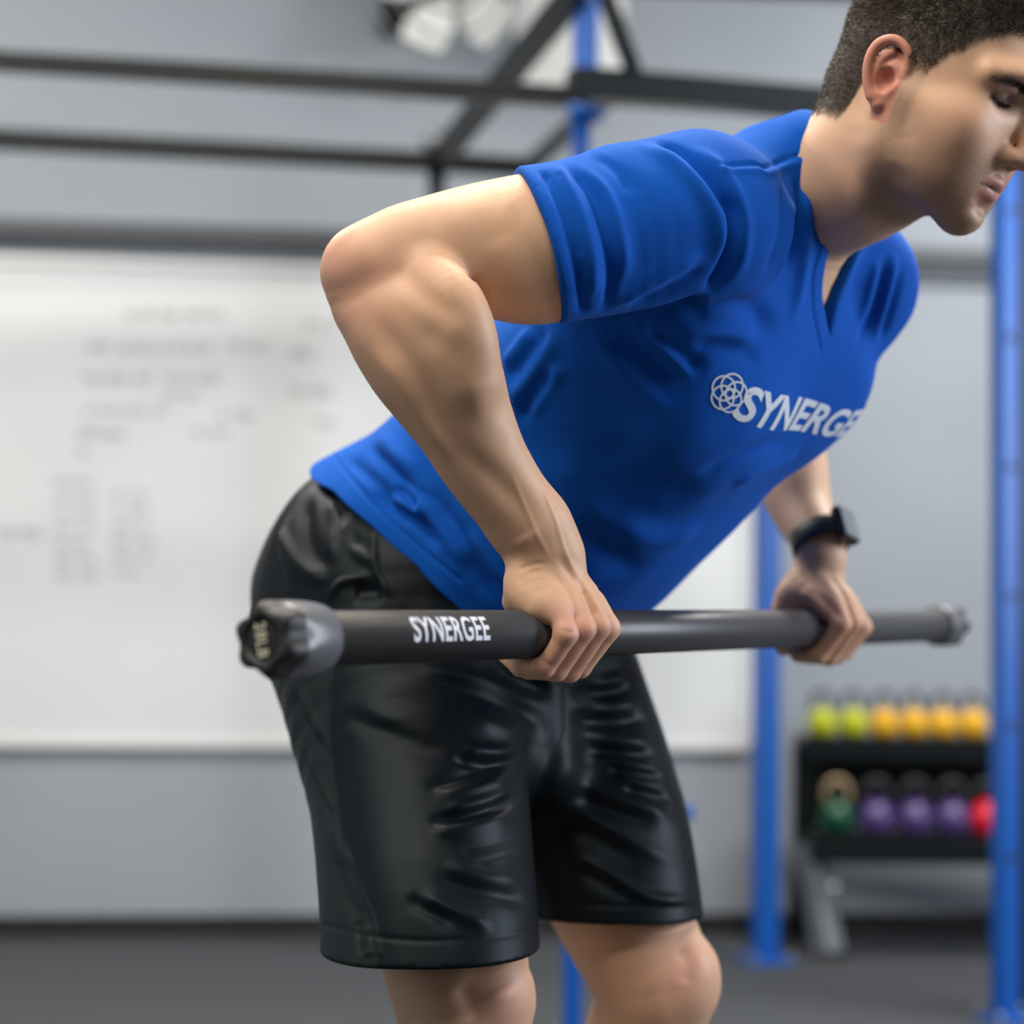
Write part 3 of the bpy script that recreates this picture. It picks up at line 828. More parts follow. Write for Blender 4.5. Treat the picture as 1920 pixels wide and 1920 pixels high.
head = [
    ('u', he(-.006, 0, .050, .098, .076, .083, -.1), 0),
    ('u', he(.012, 0, .010, .078, .066, .075), .03),
    ('u', he(.040, 0, -.018, .050, .058, .062, .1), .03),
    ('u', hch([(.004, -.054, -.020, .018), (.004, -.054, -.048, .016), (.030, -.046, -.062, .014), (.062, -.026, -.073, .014), (.077, 0, -.080, .015)]), .025),
    ('u', hch([(.004, .054, -.020, .018), (.004, .054, -.048, .016), (.030, .046, -.062, .014), (.062, .026, -.073, .014), (.077, 0, -.080, .015)]), .025),
    ('u', he(.079, 0, -.077, .017, .021, .015), .012),
    ('u', he(.068, 0, -.050, .028, .034, .030), .02),
]
for sy in (-1, 1):
    head += [('u', he(.058, sy * .046, -.006, .022, .022, .016), .02),       # cheekbone
             ('u', hch([(.096, sy * .010, .044, .0095), (.093, sy * .034, .049, .0105), (.072, sy * .054, .043, .007)]), .016),   # brow
             ('u', hch([(.062, sy * .050, -.008, .008), (.020, sy * .068, -.004, .006), (.0, sy * .066, .0, .005)]), .02), ('u', he(.052, sy * .038, -.034, .030, .024, .034), .035)]      # zygomatic arch
head += [
    ('u', hch([(.088, 0, .036, .009), (.098, 0, .018, .0078), (.110, 0, -.003, .0080), (.113, 0, -.015, .0105)]), .008),
    ('s', he(.100, -.034, .029, .022, .018, .0130), .012), ('s', he(.100, .034, .029, .022, .018, .0130), .012),
]
for sy in (-1, 1):
    head += [('u', he(.100, sy * .0125, -.018, .012, .0070, .0080), .010),
             ('s', he(.104, sy * .0075, -.0275, .006, .0036, .0045), .003),
             ('u', he(.0735, sy * .033, .0300, .0120, .0155, .0115), .004), ('u', hch([(.084, sy * .018, .0365, .003), (.088, sy * .032, .0370, .0038), (.079, sy * .046, .0345, .003)], 4), .006)]
head += [
    ('u', hch([(.083, -.026, -.0475, .0035), (.095, -.012, -.0440, .0058), (.0995, 0, -.0435, .0062), (.095, .012, -.0440, .0058), (.083, .026, -.0475, .0035)], 4), .0045),
    ('u', hch([(.082, -.025, -.0500, .0035), (.0935, -.011, -.0555, .0062), (.0965, 0, -.0570, .0068), (.0935, .011, -.0555, .0062), (.082, .025, -.0500, .0035)], 4), .0045),
    ('s', hch([(.089, -.026, -.0490, .0009), (.0990, -.012, -.0495, .0008), (.1050, 0, -.0498, .0009), (.0990, .012, -.0495, .0008), (.089, .026, -.0490, .0007)], 4), .0018),
    ('s', he(.103, 0, -.069, .010, .016, .005), .012),
]
# ears
for sy in (-1, 1):
    Y = sy * .074
    def E(x, z, r, dy=0.0): return (x, Y + sy * dy, z, r)
    head += [
        ('u', Chain([HP(-.010, Y - sy * .004, .010), HP(-.006, Y - sy * .004, -.008)], [.014, .011]), .006), ('u', he(-.012, Y + sy * .003, .014, .0150, .0040, .0185), .003),
        ('u', hch([E(.004, .004, .0035, .001), E(.006, .020, .0040, .004), E(.000, .0325, .0042, .009), E(-.013, .0365, .0045, .013), E(-.0245, .028, .0046, .016), E(-.027, .012, .0044, .016), E(-.022, -.005, .0042, .013), E(-.014, -.017, .0046, .009)], 5), .003),
        ('u', hch([E(-.007, -.021, .0062, .004), E(-.012, -.015, .0050, .006)], 2), .004),
        ('u', hch([E(-.012, .026, .0035, .009), E(-.019, .014, .0042, .010), E(-.016, .000, .0038, .008), E(-.008, -.009, .0034, .006)], 4), .003),
        ('u', hch([E(-.020, .020, .0045, .006), E(-.018, .000, .0045, .004), E(-.010, -.012, .0045, .003)], 3), .004),
        ('u', hch([E(.004, .000, .0036, .004), E(.001, -.005, .0040, .005), E(-.001, -.011, .0030, .003)], 3), .003),
        ('s', he(-.007, Y + sy * .009, .001, .0075, .010, .011), .004),
    ]
neck = Chain([TP(LT - .02, 0, -.02), TP(LT + .055, 0, -.004), HP(-.022, 0, -.075), HP(-.012, 0, -.03)], [.078, .0615, .060, .060], None, 4)
neckb = Chain([TP(LT + .02, 0, -.045), HP(-.055, 0, -.07), HP(-.058, 0, -.01)], [.05, .042, .042], None, 3)
trap_r = Chain([TP(LT + .03, -.03, -.03), TP(LT + .0, -.10, -.02), RSH * .6 + SHO * .4 + U3 * .01], [.055, .052, .055], None, 3)
trap_l = Chain([TP(LT + .03, .03, -.03), TP(LT + .0, .10, -.02), LSH * .6 + SHO * .4 + U3 * .01], [.055, .052, .055], None, 3)

BODY = Group([('u', body_t, 0), ('u', leg_r, .02), ('u', leg_l, .02), ('u', patR, .02), ('u', patL, .02)] + feet +
             [('u', trap_r, .03), ('u', trap_l, .03), ('u', arm_r, .03), ('u', arm_l, .03), ('u', neck, .03), ('u', neckb, .03), ('u', Group(head), .022),
              ('u', Group([('u', fore_r, 0), ('u', brach, .025), ('u', wristc_r, .02)]), .009), ('u', olec, .03), ('u', fore_l, .02), ('u', hand_r, .010), ('u', hand_l, .012)])
# ------------------------------------------------------------------ clothes
sh_t = Loft(HIP, T3, DD, N3, [(-0.06, .188, .176, -.056), (0.0, .186, .174, -.052), (.10, .172, .160, -.032), (.20, .168, .158, -.018), (.30, .176, .154, -.012), (.40, .180, .130, .004), (.47, .165, .105, .0), (.53, .115, .076, -.010), (.58, .08, .058, -.01), (.64, .07, .05, -.01)], 2.3, .02)
_slv_n = nz(-_r * .958 - _u * .287 - _f * .13); _slv_p = W(1034, 463, 1.60)
slv_r = Group([('u', chain_px([(930, 462, 1.64, 146), (1010, 460, 1.657, 150), (1100, 446, 1.68, 152), (1200, 422, 1.70, 158), (1300, 405, 1.73, 158)], (toC, 0.95)), 0),
               ('i', Fn(lambda X: (X - _slv_p) @ _slv_n), .003)])
_al = nz(LEL - LSH); _sl_p = LSH + _al * .17
slv_l = Group([('u', Chain([LSH - _al * .02, LSH + _al * .12, LSH + _al * .24], [.066, .064, .063]), 0), ('i', Fn(lambda X: (X - _sl_p) @ _al), .003)])
NAPE = TP(.640, .022, -.056); VPT = TP(.530, .118, .082)
_cv = VPT - NAPE; _cl = np.linalg.norm(_cv); _cv /= _cl; _cn = nz(np.cross(D3, _cv)); _cn = _cn if _cn @ F3 > 0 else -_cn
def neckhole(X):
    p = X - NAPE; s = p @ _cv / _cl; u = np.abs(p @ D3); h = p @ _cn
    w = np.interp(s, [-.25, -.08, .1, .35, .55, .72, .86, 1.0], [-.02, .024, .038, .044, .038, .022, .004, -.014])
    return np.maximum((u - w) * .85, -(h + .075))
pec = Ell(TP(.37, -.07, .085), (T3, DD, N3), (.075, .085, .05)); pec2 = Ell(TP(.415, .085, .078), (T3, DD, N3), (.080, .095, .060))
lat = Chain([TP(.33, -.135, -.03), RSH * .75 + TP(.42, -.1, 0) * .25], [.055, .062])
latl = Chain([TP(.33, .135, -.03), LSH * .75 + TP(.42, .1, 0) * .25], [.055, .062])
trs_r = Chain([TP(LT + .045, -.04, -.03), TP(LT + .015, -.10, -.02), RSH * .8 + SHO * .2], [.058, .060, .066], None, 3)
trs_l = Chain([TP(LT + .045, .04, -.03), TP(LT + .015, .10, -.02), LSH * .8 + SHO * .2], [.058, .060, .066], None, 3)
# shorts
hz_r = W(811, 1781, 1.77)[2]; hz_l = W(1155, 1713, 2.0)[2]
sr = Group([('u', chain_px([(745, 1180, 1.99, 232), (752, 1300, 1.95, 222), (785, 1500, 1.87, 204), (803, 1700, 1.80, 206), (811, 1860, 1.76, 210)], (toC, 0.95)), 0),
            ('i', Fn(lambda X: hz_r - X[:, 2] + .03 * (X[:, 0] - RK[0])), .003)])
sl = Group([('u', chain_px([(975, 1180, 2.11, 195), (1030, 1300, 2.10, 180), (1090, 1480, 2.07, 180), (1122, 1600, 2.03, 180), (1145, 1780, 2.0, 182)], (toC, 0.95)), 0),
            ('i', Fn(lambda X: hz_l - X[:, 2] - .02 * (X[:, 0] - LK[0])), .003)])
pel = Ell(HIP, (D3, F3, U3), (.165, .125, .13)); gl_r = Ell(HIP - F3 * .080 - D3 * .075 + U3 * .025, (D3, F3, U3), (.092, .086, .125)); gl_l = Ell(HIP - F3 * .080 + D3 * .075 + U3 * .025, (D3, F3, U3), (.092, .086, .125))
crot = Chain([W(985, 1330, 1.99), W(1000, 1440, 1.96)], [.055, .045])
wst = Loft(HIP, T3, DD, N3, [(-.10, .165, .150, -.05), (0.0, .175, .156, -.050), (.08, .160, .145, -.04)], 2.2)
PEL = Group([('u', wst, 0), ('u', pel, .05), ('u', gl_r, .05), ('u', gl_l, .05)])
SHORTS = Group([('u', wst, 0), ('u', pel, .05), ('u', gl_r, .05), ('u', gl_l, .05), ('u', sr, .04), ('u', sl, .035), ('u', crot, .04)])

_hem_p = TP(0.030, 0, 0); _hem_n = -(T3 + N3 * .22)
SHIRT = Group([('u', sh_t, 0), ('u', pec, .04), ('u', pec2, .04), ('u', lat, .05), ('u', latl, .05), ('u', trs_r, .03), ('u', trs_l, .03), ('u', slv_r, .035), ('u', slv_l, .035),
               ('u', Fn(lambda X: PEL(X) - .006, HIP - .28, HIP + .28), .02),
               ('i', Fn(lambda X: np.interp((X - HIP) @ N3, [-.25, -.17, -.13, -.066, 0, .05, .09, .14, .3], [.02, .043, .064, .080, .090, .086, .060, .03, .0]) - (X - HIP) @ T3), .004), ('s', Fn(neckhole), .004)])
# ------------------------------------------------------------------ meshes
person = empty('person', (HIP[0], HIP[1], 0.0))
tag(person, 'man in a blue v-neck t-shirt and black shorts bent forward pulling a bar', 'person')
def build(F, h, name):
    V, Q = mesh_field(F, h); N = normals(V, Q); V = project(F, V, N); V = relax(V, Q, 1, 0.4)
    return V, Q
LOGO = (.405, .031, -.122, .262, .4215, -.1335)
def sstep(x, a, b):
    t = np.clip((x - a) / (b - a), 0, 1); return t * t * (3 - 2 * t)
def attr(o, name, arr):
    a = o.data.color_attributes.new(name, 'FLOAT_COLOR', 'POINT')
    c = np.ones((len(arr), 4), f32); c[:, :arr.shape[1]] = arr; a.data.foreach_set('color', c.ravel())
def apply_strokes(V, N, bv, data):
    disp = np.zeros(len(V))
    for amp, w, pts, *tp in data:
        stroke(V, N, px_line(bv, pts), amp, w, tp[0] if tp else .25, disp)
    return V + N * disp[:, None]
def vnoise(V, scale, seed, stretch=(1, 1, 1)):
    """cheap smooth value noise"""
    X = V * np.array(stretch) / scale + seed * 17.3; i = np.floor(X).astype(np.int64); f = X - i; f = f * f * (3 - 2 * f); out = 0
    for c in range(8):
        o = _COR[c]; q = i + o
        hsh = (q[:, 0] * 73856093 ^ q[:, 1] * 19349663 ^ q[:, 2] * 83492791) & 0xffff
        v = ((hsh * 40503) & 0xffff) / 65535.0
        out = out + v * np.prod(np.where(o, f, 1 - f), axis=1)
    return out - .5
# -- shorts
V, Q = build(SHORTS, VOX_CLOTH, 'shorts'); N = normals(V, Q); bv = bvh_of(V, Q)
M_short = bump(mat('black_polyester', (0.003, 0.004, 0.0055), 0.45, 0.0, Specular_IOR_Level=0.15), 900, 0.06)
S_SHORTS = [
 (1.2, 2, [(617,1246),(621,1371),(632,1479),(649,1587),(680,1674),(701,1730),(712,1795)], .01),
 (-1.0, 2.2, [(604,1735),(640,1742),(701,1756),(809,1764),(939,1756),(1016,1738)], .01),
 (-1.0, 2.2, [(1022,1690),(1150,1698),(1310,1702)], .01),
 (-2.5, 4, [(672,1725),(678,1790)], .1), (2.0, 5, [(690,1735),(692,1795)], .1),
 (5, 8, [(766,1250),(896,1276),(982,1315),(1040,1334)]), (-5, 8, [(904,1246),(982,1276),(1043,1302)]), (5, 8, [(940,1240),(1000,1262),(1046,1285)]),
 (-4, 8, [(800,1268),(900,1305),(990,1345)]), (3.5, 10, [(880,1340),(950,1370),(1020,1375)]),
 (-6, 6, [(840,1426),(900,1430),(950,1430),(978,1415)]), (5, 7, [(860,1405),(930,1412),(970,1402)]), (-5, 6, [(792,1479),(874,1453),(948,1432)]),
 (5, 7, [(809,1500),(896,1478),(961,1455)]), (-6.5, 6, [(796,1540),(874,1531),(939,1508),(978,1484)]), (5, 7, [(826,1520),(917,1503),(965,1475)]),
 (4, 8, [(800,1560),(880,1552),(960,1525)]), (-2.5, 6, [(850,1600),(917,1587),(982,1566)]), (-2, 5, [(880,1625),(950,1605),(990,1600)]),
 (-4, 8, [(809,1631),(852,1657),(930,1678),(1000,1690)]), (3, 9, [(830,1615),(900,1645),(985,1650)]), (4.5, 7, [(780,1676),(852,1709),(926,1743)]), (-3, 6, [(860,1735),(800,1705),(760,1680)]),
 (-3, 8, [(640,1340),(760,1385),(850,1415)]), (3, 12, [(660,1320),(760,1350),(850,1380)]),
 (5.5, 9, [(1064,1319),(1134,1328),(1200,1318)]), (-6, 8, [(1064,1350),(1155,1354),(1216,1345)]), (5, 8, [(1077,1371),(1155,1389),(1225,1393)]), (-4.5, 6, [(1090,1404),(1177,1414),(1237,1416)]),
 (4.5, 6, [(1112,1421),(1177,1433),(1246,1443)]), (-4.5, 5, [(1134,1443),(1190,1452),(1252,1461)]), (4.5, 6, [(1147,1455),(1198,1468),(1257,1478)]), (-4.5, 5, [(1164,1478),(1215,1490),(1259,1500)]),
 (4.5, 8, [(1082,1466),(1155,1500),(1224,1520),(1263,1544)]), (-4, 8, [(1070,1485),(1150,1520),(1240,1548)]), (3.5, 9, [(1026,1505),(1112,1536),(1198,1587),(1276,1618)]), (-3, 9, [(1040,1540),(1120,1572),(1200,1620)]),
 (4.5, 6, [(1069,1600),(1134,1635),(1198,1674),(1242,1687),(1307,1685)]), (-3, 7, [(1080,1625),(1134,1655),(1190,1690)]),
 (5, 7, [(1060,1265),(1120,1280),(1180,1268)]), (-5, 7, [(1062,1295),(1120,1303),(1190,1290)]),
 (-2, 2.5, [(1054,1262),(1055,1300),(1056,1360),(1040,1400)]), (-6, 14, [(1056,1370),(1030,1430),(1010,1500),(1015,1600)]),
 (4.5, 8, [(515,981),(560,1060),(620,1095)]), (4, 6, [(620,935),(629,990),(611,1054)]), (4, 6, [(648,965),(652,1017),(706,1060)]), (-5, 9, [(575,925),(580,1017),(625,1075)]), (-5, 9, [(640,930),(640,990),(680,1040)]),
 (3, 4, [(697,981),(706,1072),(740,1125)]), (5, 5, [(622,1130),(624,1108),(645,1090),(697,1082)]), (-6, 9, [(660,1110),(720,1105)]), (3, 7, [(545,950),(530,1030),(560,1100)]), (-3, 7, [(532,960),(515,1040),(535,1110)]),
 (3, 5, [(560,1270),(580,1330),(620,1400)]), (-3, 5, [(545,1290),(575,1360),(622,1430)]), (3, 5, [(580,1400),(600,1460),(632,1530)]), (-2.5, 5, [(575,1420),(598,1480),(630,1560)]), (3, 6, [(610,1500),(630,1570),(660,1640)]), (-2.5, 6, [(620,1600),(650,1680),(690,1740)]),
 (3, 12, [(760,1140),(840,1160),(960,1200)]), (-3, 8, [(800,1100),(880,1130),(960,1160)]),
]
V = apply_strokes(V, N, bv, [(r[0] * .8,) + r[1:] for r in S_SHORTS])
V = V + N * (vnoise(V, .07, 1) * .003 + vnoise(V, .03, 2) * .0006)[:, None]
shorts = np_obj('shorts', V, Q, M_short, person)
# side panel of open knit behind the seam: the cloth itself is a lighter charcoal there
sq = (V - HIP); pf, pd = sq @ F3, sq @ D3
seam = np.array([px_line(bv, [(617, 1246), (621, 1371), (632, 1479), (649, 1587), (680, 1674), (701, 1730), (712, 1795)])])[0]
zs = seam[:, 2]; fs = (seam - HIP) @ F3; o_ = np.argsort(zs)
pan = (pf < np.interp(V[:, 2], zs[o_], fs[o_])) & (V[:, 2] < zs.max() + .02)
col = np.where(pan[:, None], np.array([.0115, .0150, .0165]), np.array([.003, .0042, .0058])); attr(shorts, 'tint', col)
va = M_short.node_tree.nodes.new('ShaderNodeVertexColor'); va.layer_name = 'tint'
M_short.node_tree.links.new(va.outputs['Color'], M_short.node_tree.nodes['Principled BSDF'].inputs['Base Color'])
M_short.node_tree.nodes['Principled BSDF'].inputs['Specular Tint'].default_value = (0.75, 0.9, 1, 1)
# -- shirt
V, Q = build(SHIRT, VOX_CLOTH, 'shirt'); N = normals(V, Q); bv = bvh_of(V, Q)
M_shirt = bump(mat('blue_cotton', (0.003, 0.085, 0.45), 0.85, 0.0, Sheen_Weight=0.12, Sheen_Roughness=0.5), 1400, 0.12)
M_shirt.node_tree.nodes['Principled BSDF'].inputs['Sheen Tint'].default_value = (0.2, 0.4, 1, 1)
M_shirt.node_tree.nodes['Principled BSDF'].inputs['Specular IOR Level'].default_value = 0.12
S_SHIRT = [
 (-4, 4.5, [(1018,318),(1058,400),(1085,517),(1094,590)], .05), (3, 6, [(1040,305),(1085,385),(1108,470),(1112,560)], .1), (-5, 5.5, [(1058,302),(1110,358),(1135,433),(1146,510),(1138,570),(1125,592)], .15), (4, 7, [(1085,300),(1140,370),(1165,450),(1172,540)]),
 (-3, 6, [(1105,285),(1160,320),(1190,370)]),
 (-8, 6, [(1195,246),(1267,275),(1317,321),(1350,367),(1371,400),(1372,450),(1352,512),(1317,556)], .12), (5, 9, [(1180,258),(1250,292),(1300,340),(1335,390),(1350,450),(1330,510)]), (3.5, 7, [(1290,265),(1340,305),(1378,360),(1395,420),(1390,490),(1365,545)]),
 (-2.2, 2.2, [(1340,314),(1390,310),(1421,308),(1433,315),(1470,300),(1512,286)], .05), (1.6, 4, [(1345,322),(1421,318),(1438,324),(1512,297)], .05),
 (-11, 11, [(1120,602),(1190,597),(1250,592),(1330,566)], .15), (3.5, 8, [(1140,578),(1221,535),(1325,470)]), (-3, 8, [(1170,580),(1250,545),(1330,495)]),
 (4.5, 8, [(1100,612),(1183,708),(1267,779)]), (-7, 13, [(1150,606),(1215,670),(1290,735)]), (5, 7, [(1175,600),(1242,655),(1304,717)]), (-5, 9, [(1210,610),(1270,660),(1330,700)]),
 (-6, 12, [(1267,602),(1340,578),(1405,578),(1440,610),(1450,640)]), (4, 9, [(1255,625),(1350,622),(1425,645)]), (-3, 9, [(1290,650),(1380,655),(1430,680)]),
 (-4.5, 7, [(1500,310),(1496,408),(1471,520)]), (4, 8, [(1514,320),(1513,430),(1498,545),(1480,620)]), (-3, 7, [(1470,330),(1465,430),(1430,530)]), (3, 8, [(1484,325),(1480,430),(1450,540)]),
 
 (-4, 6, [(1667,467),(1640,575),(1600,658)]), (-4, 6, [(1696,492),(1675,567),(1650,650)]), (3, 6, [(1685,470),(1660,570),(1625,660)]), (3, 6, [(1650,480),(1625,570),(1600,620)]),
 
 (-1.2, 2, [(1046,325),(1075,400),(1090,480)], .05), (-1.5, 2, [(622,850),(700,945),(780,1020),(870,1092)], .03),
 (-6, 6, [(672,812),(715,859),(761,904),(824,949)]), (-7, 7, [(697,913),(734,949),(788,981),(829,1035)]), (-6, 5, [(734,909),(770,936),(790,956)]), (5, 6, [(720,925),(765,952),(800,975)]),
 (-7, 11, [(797,918),(865,1017),(910,1090),(960,1135)]), (6, 9, [(752,890),(824,981),(888,1072)]), (4, 8, [(870,985),(930,1075),(985,1130)]), (-3, 6, [(640,850),(700,900),(760,950)]), (3, 9, [(690,770),(730,840),(790,890)]),
 (5, 10, [(1052,615),(1002,690),(950,765)]), (-5, 10, [(1030,610),(980,680),(945,720)]), (4, 8, [(1000,615),(965,660),(940,690)]), (-5, 8, [(1040,690),(990,760),(960,800)]), (4, 7, [(1060,680),(1010,750),(985,790)]),
 (3, 16, [(1040,830),(1120,960),(1230,1040)]), (-4, 20, [(1130,800),(1220,900),(1330,930)]), (-3.5, 14, [(1090,960),(1150,1040),(1210,1080)]), (3.5, 14, [(1150,960),(1240,1010),(1320,985)]), (3, 10, [(1370,910),(1430,880),(1500,850)]), (-3, 10, [(1300,900),(1400,850),(1500,820)]),
]
nh = neckhole(V); rib = np.clip((.0135 - nh) / .001, 0, 1) * (nh > -.004) * .0011 - .0012 * np.exp(-((nh - .0150) / .0010) ** 2)
rib += .0005 * np.exp(-((nh - .0018) / .0010) ** 2)
rib *= 1 - sstep((V - NAPE) @ _cv / _cl, .90, .97)
V = apply_strokes(V, N, bv, [(r[0] * 1.25,) + r[1:] for r in S_SHIRT])
V = V + N * rib[:, None]
V = V + N * (vnoise(V, .06, 3) * .004 + vnoise(V, .025, 4) * .0012)[:, None]
shirt = np_obj('t_shirt', V, Q, M_shirt, person)
# chest print, laid on from the front
bvs = bvh_of(V, Q)
M_shp = mat('pale_screen_print', (0.66, 0.72, 0.80), 0.8)
def lay(bm, f, name, nd=N3):
    """bm in unit text space -> f gives a point in front of the chest; dropped straight onto the cloth"""
    bad = []
    for v in bm.verts:
        p = f(v.co.x, v.co.y); h = bvs.ray_cast(Vector(p), Vector(-nd), 1.0)
        if h[0] is None: bad.append(v)
        else: v.co = h[0] + h[1] * 0.0008 * (1 if h[1].dot(Vector(nd)) > 0 else -1)
    if bad: bmesh.ops.delete(bm, geom=bad, context='VERTS')
    return obj(name, bm, M_shp, shirt)
def tu(px, py):
    p = cast(bvs, px, py) - HIP
    return p @ T3, p @ DD
for q in () if True else ((1367, 738), (1400, 790), (1455, 735), (1570, 820), (1590, 755), (1490, 800), (1480, 745)):
    try: print('TU', q, [round(float(x), 4) for x in tu(*q)])
    except Exception as e: print('TU', q, e)
def at_tu(t, u): return HIP + T3 * t + DD * u + N3 * 0.45
bm = text_mesh('SYNERGEE', 0.028, 0.28, 1.0); subdivide_long(bm, 0.035, 0.12)
lay(bm, lambda x, y: at_tu(LOGO[0] + LOGO[1] * y + .004 * x, LOGO[2] + LOGO[3] * x), 'printed_word')
bm = bmesh.new()
lr = .0165
for k in range(5):
    q = math.pi / 2 + 2 * math.pi * k / 5; cx, cy = math.cos(q) * lr * .40, math.sin(q) * lr * .40; n = 56
    ri = [bm.verts.new((cx + math.cos(a) * lr * .56, cy + math.sin(a) * lr * .56, 0)) for a in [2 * math.pi * i / n for i in range(n)]]
    ro = [bm.verts.new((cx + math.cos(a) * lr * .66, cy + math.sin(a) * lr * .66, 0)) for a in [2 * math.pi * i / n for i in range(n)]]
    for i in range(n): bm.faces.new((ri[i], ri[(i + 1) % n], ro[(i + 1) % n], ro[i]))
rc = cast(bvs, 1367, 738); rn = nz(_f * -.35 + N3 * .65 - DD * .25); r1 = nz(DD - rn * (DD @ rn)); r2 = nz(np.cross(rn, r1)); r2 = r2 if r2 @ T3 > 0 else -r2
lay(bm, lambda x, y: rc + rn * .3 + r1 * x * 1.15 + r2 * y * 1.0, 'rosette_emblem', rn)

# -- body
V, Q = build(BODY, VOX, 'body'); N = normals(V, Q); bv = bvh_of(V, Q)
S_BODY = [
 (-4, 3.5, [(868,506),(893,528),(914,558),(929,600)], .3), (-1.8, 10, [(730,488),(788,547),(833,576),(884,604)]), (1.6, 11, [(737,520),(777,575),(833,615),(870,660)]),
 (-3.5, 11, [(690,560),(705,600),(737,637),(790,715),(830,792),(865,845),(933,904),(992,968),(1012,1004)], .2), (2, 13, [(800,618),(842,680),(889,745),(940,830)]), (2.5, 9, [(700,640),(745,715),(800,800),(860,870)]),
  (1.2, 14, [(925,440),(950,500),(945,560)]), (2, 16, [(820,420),(900,400),(980,400)]),
 (-1.5, 4, [(1040,1035),(1052,1050),(1079,1094),(1092,1133),(1087,1165)]), (-1.4, 3.5, [(1087,1104),(1108,1133),(1118,1160)]), (-1.2, 3.2, [(1119,1096),(1140,1137),(1145,1155)]), (1.2, 4, [(1060,1045),(1100,1110),(1128,1160)]), (1.0, 4, [(1035,1060),(1062,1110),(1078,1160)]),
 (-1.2, 1.8, [(971,1094),(994,1075),(1017,1069)]), (-1.0, 1.8, [(968,1070),(1000,1058),(1030,1056)]), (-.8, 1.6, [(975,1105),(1000,1090),(1030,1086)]), (-.7, 1.5, [(1000,1110),(1040,1098)]), (-1.0, 3, [(1004,1178),(1020,1176),(1040,1168)]), (1.5, 10, [(978,1000),(996,1022)], .5),
 (.8, 2, [(955,880),(985,950),(1010,1010),(1040,1060)]), (.8, 2, [(1010,900),(1040,970),(1058,1030),(1085,1090)]),
 (-.8, 1.8, [(1050,1180),(1070,1186),(1085,1182)]), (-.7, 1.6, [(1012,1236),(1030,1247),(1040,1240)]), (-.7, 1.6, [(1036,1256),(1052,1262)]),
 (2.5, 14, [(1648,230),(1630,330),(1606,440)]), (-2.5, 14, [(1690,300),(1665,380),(1640,440)]),
 (-2, 8, [(1270,1770),(1290,1810),(1280,1850)]), (-2, 9, [(860,1840),(880,1880),(905,1915)]), (2, 12, [(930,1850),(950,1890)], .4),
 (1.5, 4, [(1495,1105),(1530,1130),(1570,1170)]), (2.0, 5, [(1500,1090),(1508,1096)], .5), (-1.5, 4, [(1530,1110),(1560,1140),(1590,1170)]),
]
V = apply_strokes(V, N, bv, S_BODY)
# colouring of the skin: stubble, lips, flushed ears and joints, hairline; plus painted eye shade and ear glow
L = (V - HC) / HS; lx, ly, lz = L @ FH, L @ dh, L @ UH
onhead = (lz > -.13) & (lz < .15) & (np.abs(lx) < .14) & (np.abs(ly) < .11)
col = np.tile(np.array([0.68, 0.41, 0.255]), (len(V), 1))
col *= (1 + .10 * vnoise(V, .04, 7) + .06 * vnoise(V, .012, 8))[:, None]
def tint(c, w): 
    global col
    col = col * (1 - w[:, None]) + np.array(c) * w[:, None]
def near(p, r): return np.exp(-((np.linalg.norm(V - p, axis=1) / r) ** 2))
for px, py, r in ((640, 520, .05), (1070, 1175, .022), (1110, 1178, .022), (1140, 1178, .022), (1035, 1240, .03), (1080, 1255, .02), (950, 1890, .05), (1290, 1820, .05), (1575, 1180, .03), (1610, 1190, .03)):
    p = cast(bv, px, py)
    if p is not None: tint((0.62, 0.29, 0.22), near(p, r) * .55)
zh = np.interp(lx, [-.12, -.050, -.043, -.036, -.028, -.02, .0, .014, .024, .038, .055, .070, .1], [-.050, -.047, -.038, -.010, .012, .024, .026, .022, .020, .042, .064, .080, .086])
earv = (np.abs(ly) > .0765 + np.clip((lz - .01) / .03, 0, 1) * .0055) & (lx > -.045) & (lx < .006) & (lz > -.035) & (lz < .055)
zh2 = zh + .006 * vnoise(V, .006, 9)
hair = onhead * sstep(lz - zh2, -.006, .010) * (1 - earv)
beard = onhead * sstep(-lz + .25 * np.maximum(lx - .03, 0) + .004 * vnoise(V, .01, 5), .022, .055) * sstep(lx, -.012, .012) * sstep(lz, -.125, -.105)
beard = np.maximum(beard, onhead * sstep(lx, .004, .012) * (1 - sstep(lx, .020, .030)) * sstep(.022 - lz, 0, .01) * sstep(np.abs(ly), .055, .062) * .8 * sstep(lz, -.06, -.03))
mous = onhead * sstep(lx, .085, .090) * sstep(lz, -.046, -.040) * (1 - sstep(lz, -.030, -.024)) * (1 - sstep(np.abs(ly), .02, .028))
tint((0.20, 0.125, 0.085), np.clip(np.maximum(beard * .52, mous * .35), 0, 1))
def snap(P):
    # drop points straight back onto the face from in front
    out = []
    for y, z in P:
        h = bv.ray_cast(Vector(HP(.22, y, z)), Vector(-FH), .3)
        if h[0] is not None: out.append(list(h[0]))
    return np.array(out)
lips = np.zeros(len(V))
for zz, xx, w in ((-.0445, .100, .0060), (-.0570, .098, .0066)):
    lips = np.maximum(lips, onhead * np.exp(-(((lz - zz) / w) ** 4)) * (1 - sstep(np.abs(ly), .020, .027)) * sstep(lx, .076, .084))
tint((0.50, 0.19, 0.16), lips * .8)
ml = snap(catmull(np.array([(-.026, -.0490), (-.012, -.0494), (0, -.0497), (.012, -.0494), (.026, -.0490)]), None, 6))
i, d, t = dist_line(V, ml, .006)
mw = np.zeros(len(V)); mw[i] = np.exp(-(d / .0014) ** 2)
tint((0.66, 0.26, 0.18), onhead * (np.abs(ly) > .073) * (lx > -.045) * (lx < .008) * (lz > -.035) * (lz < .055) * (1 - hair) * .8)  # flushed ears, reddened further to paint in light passing through
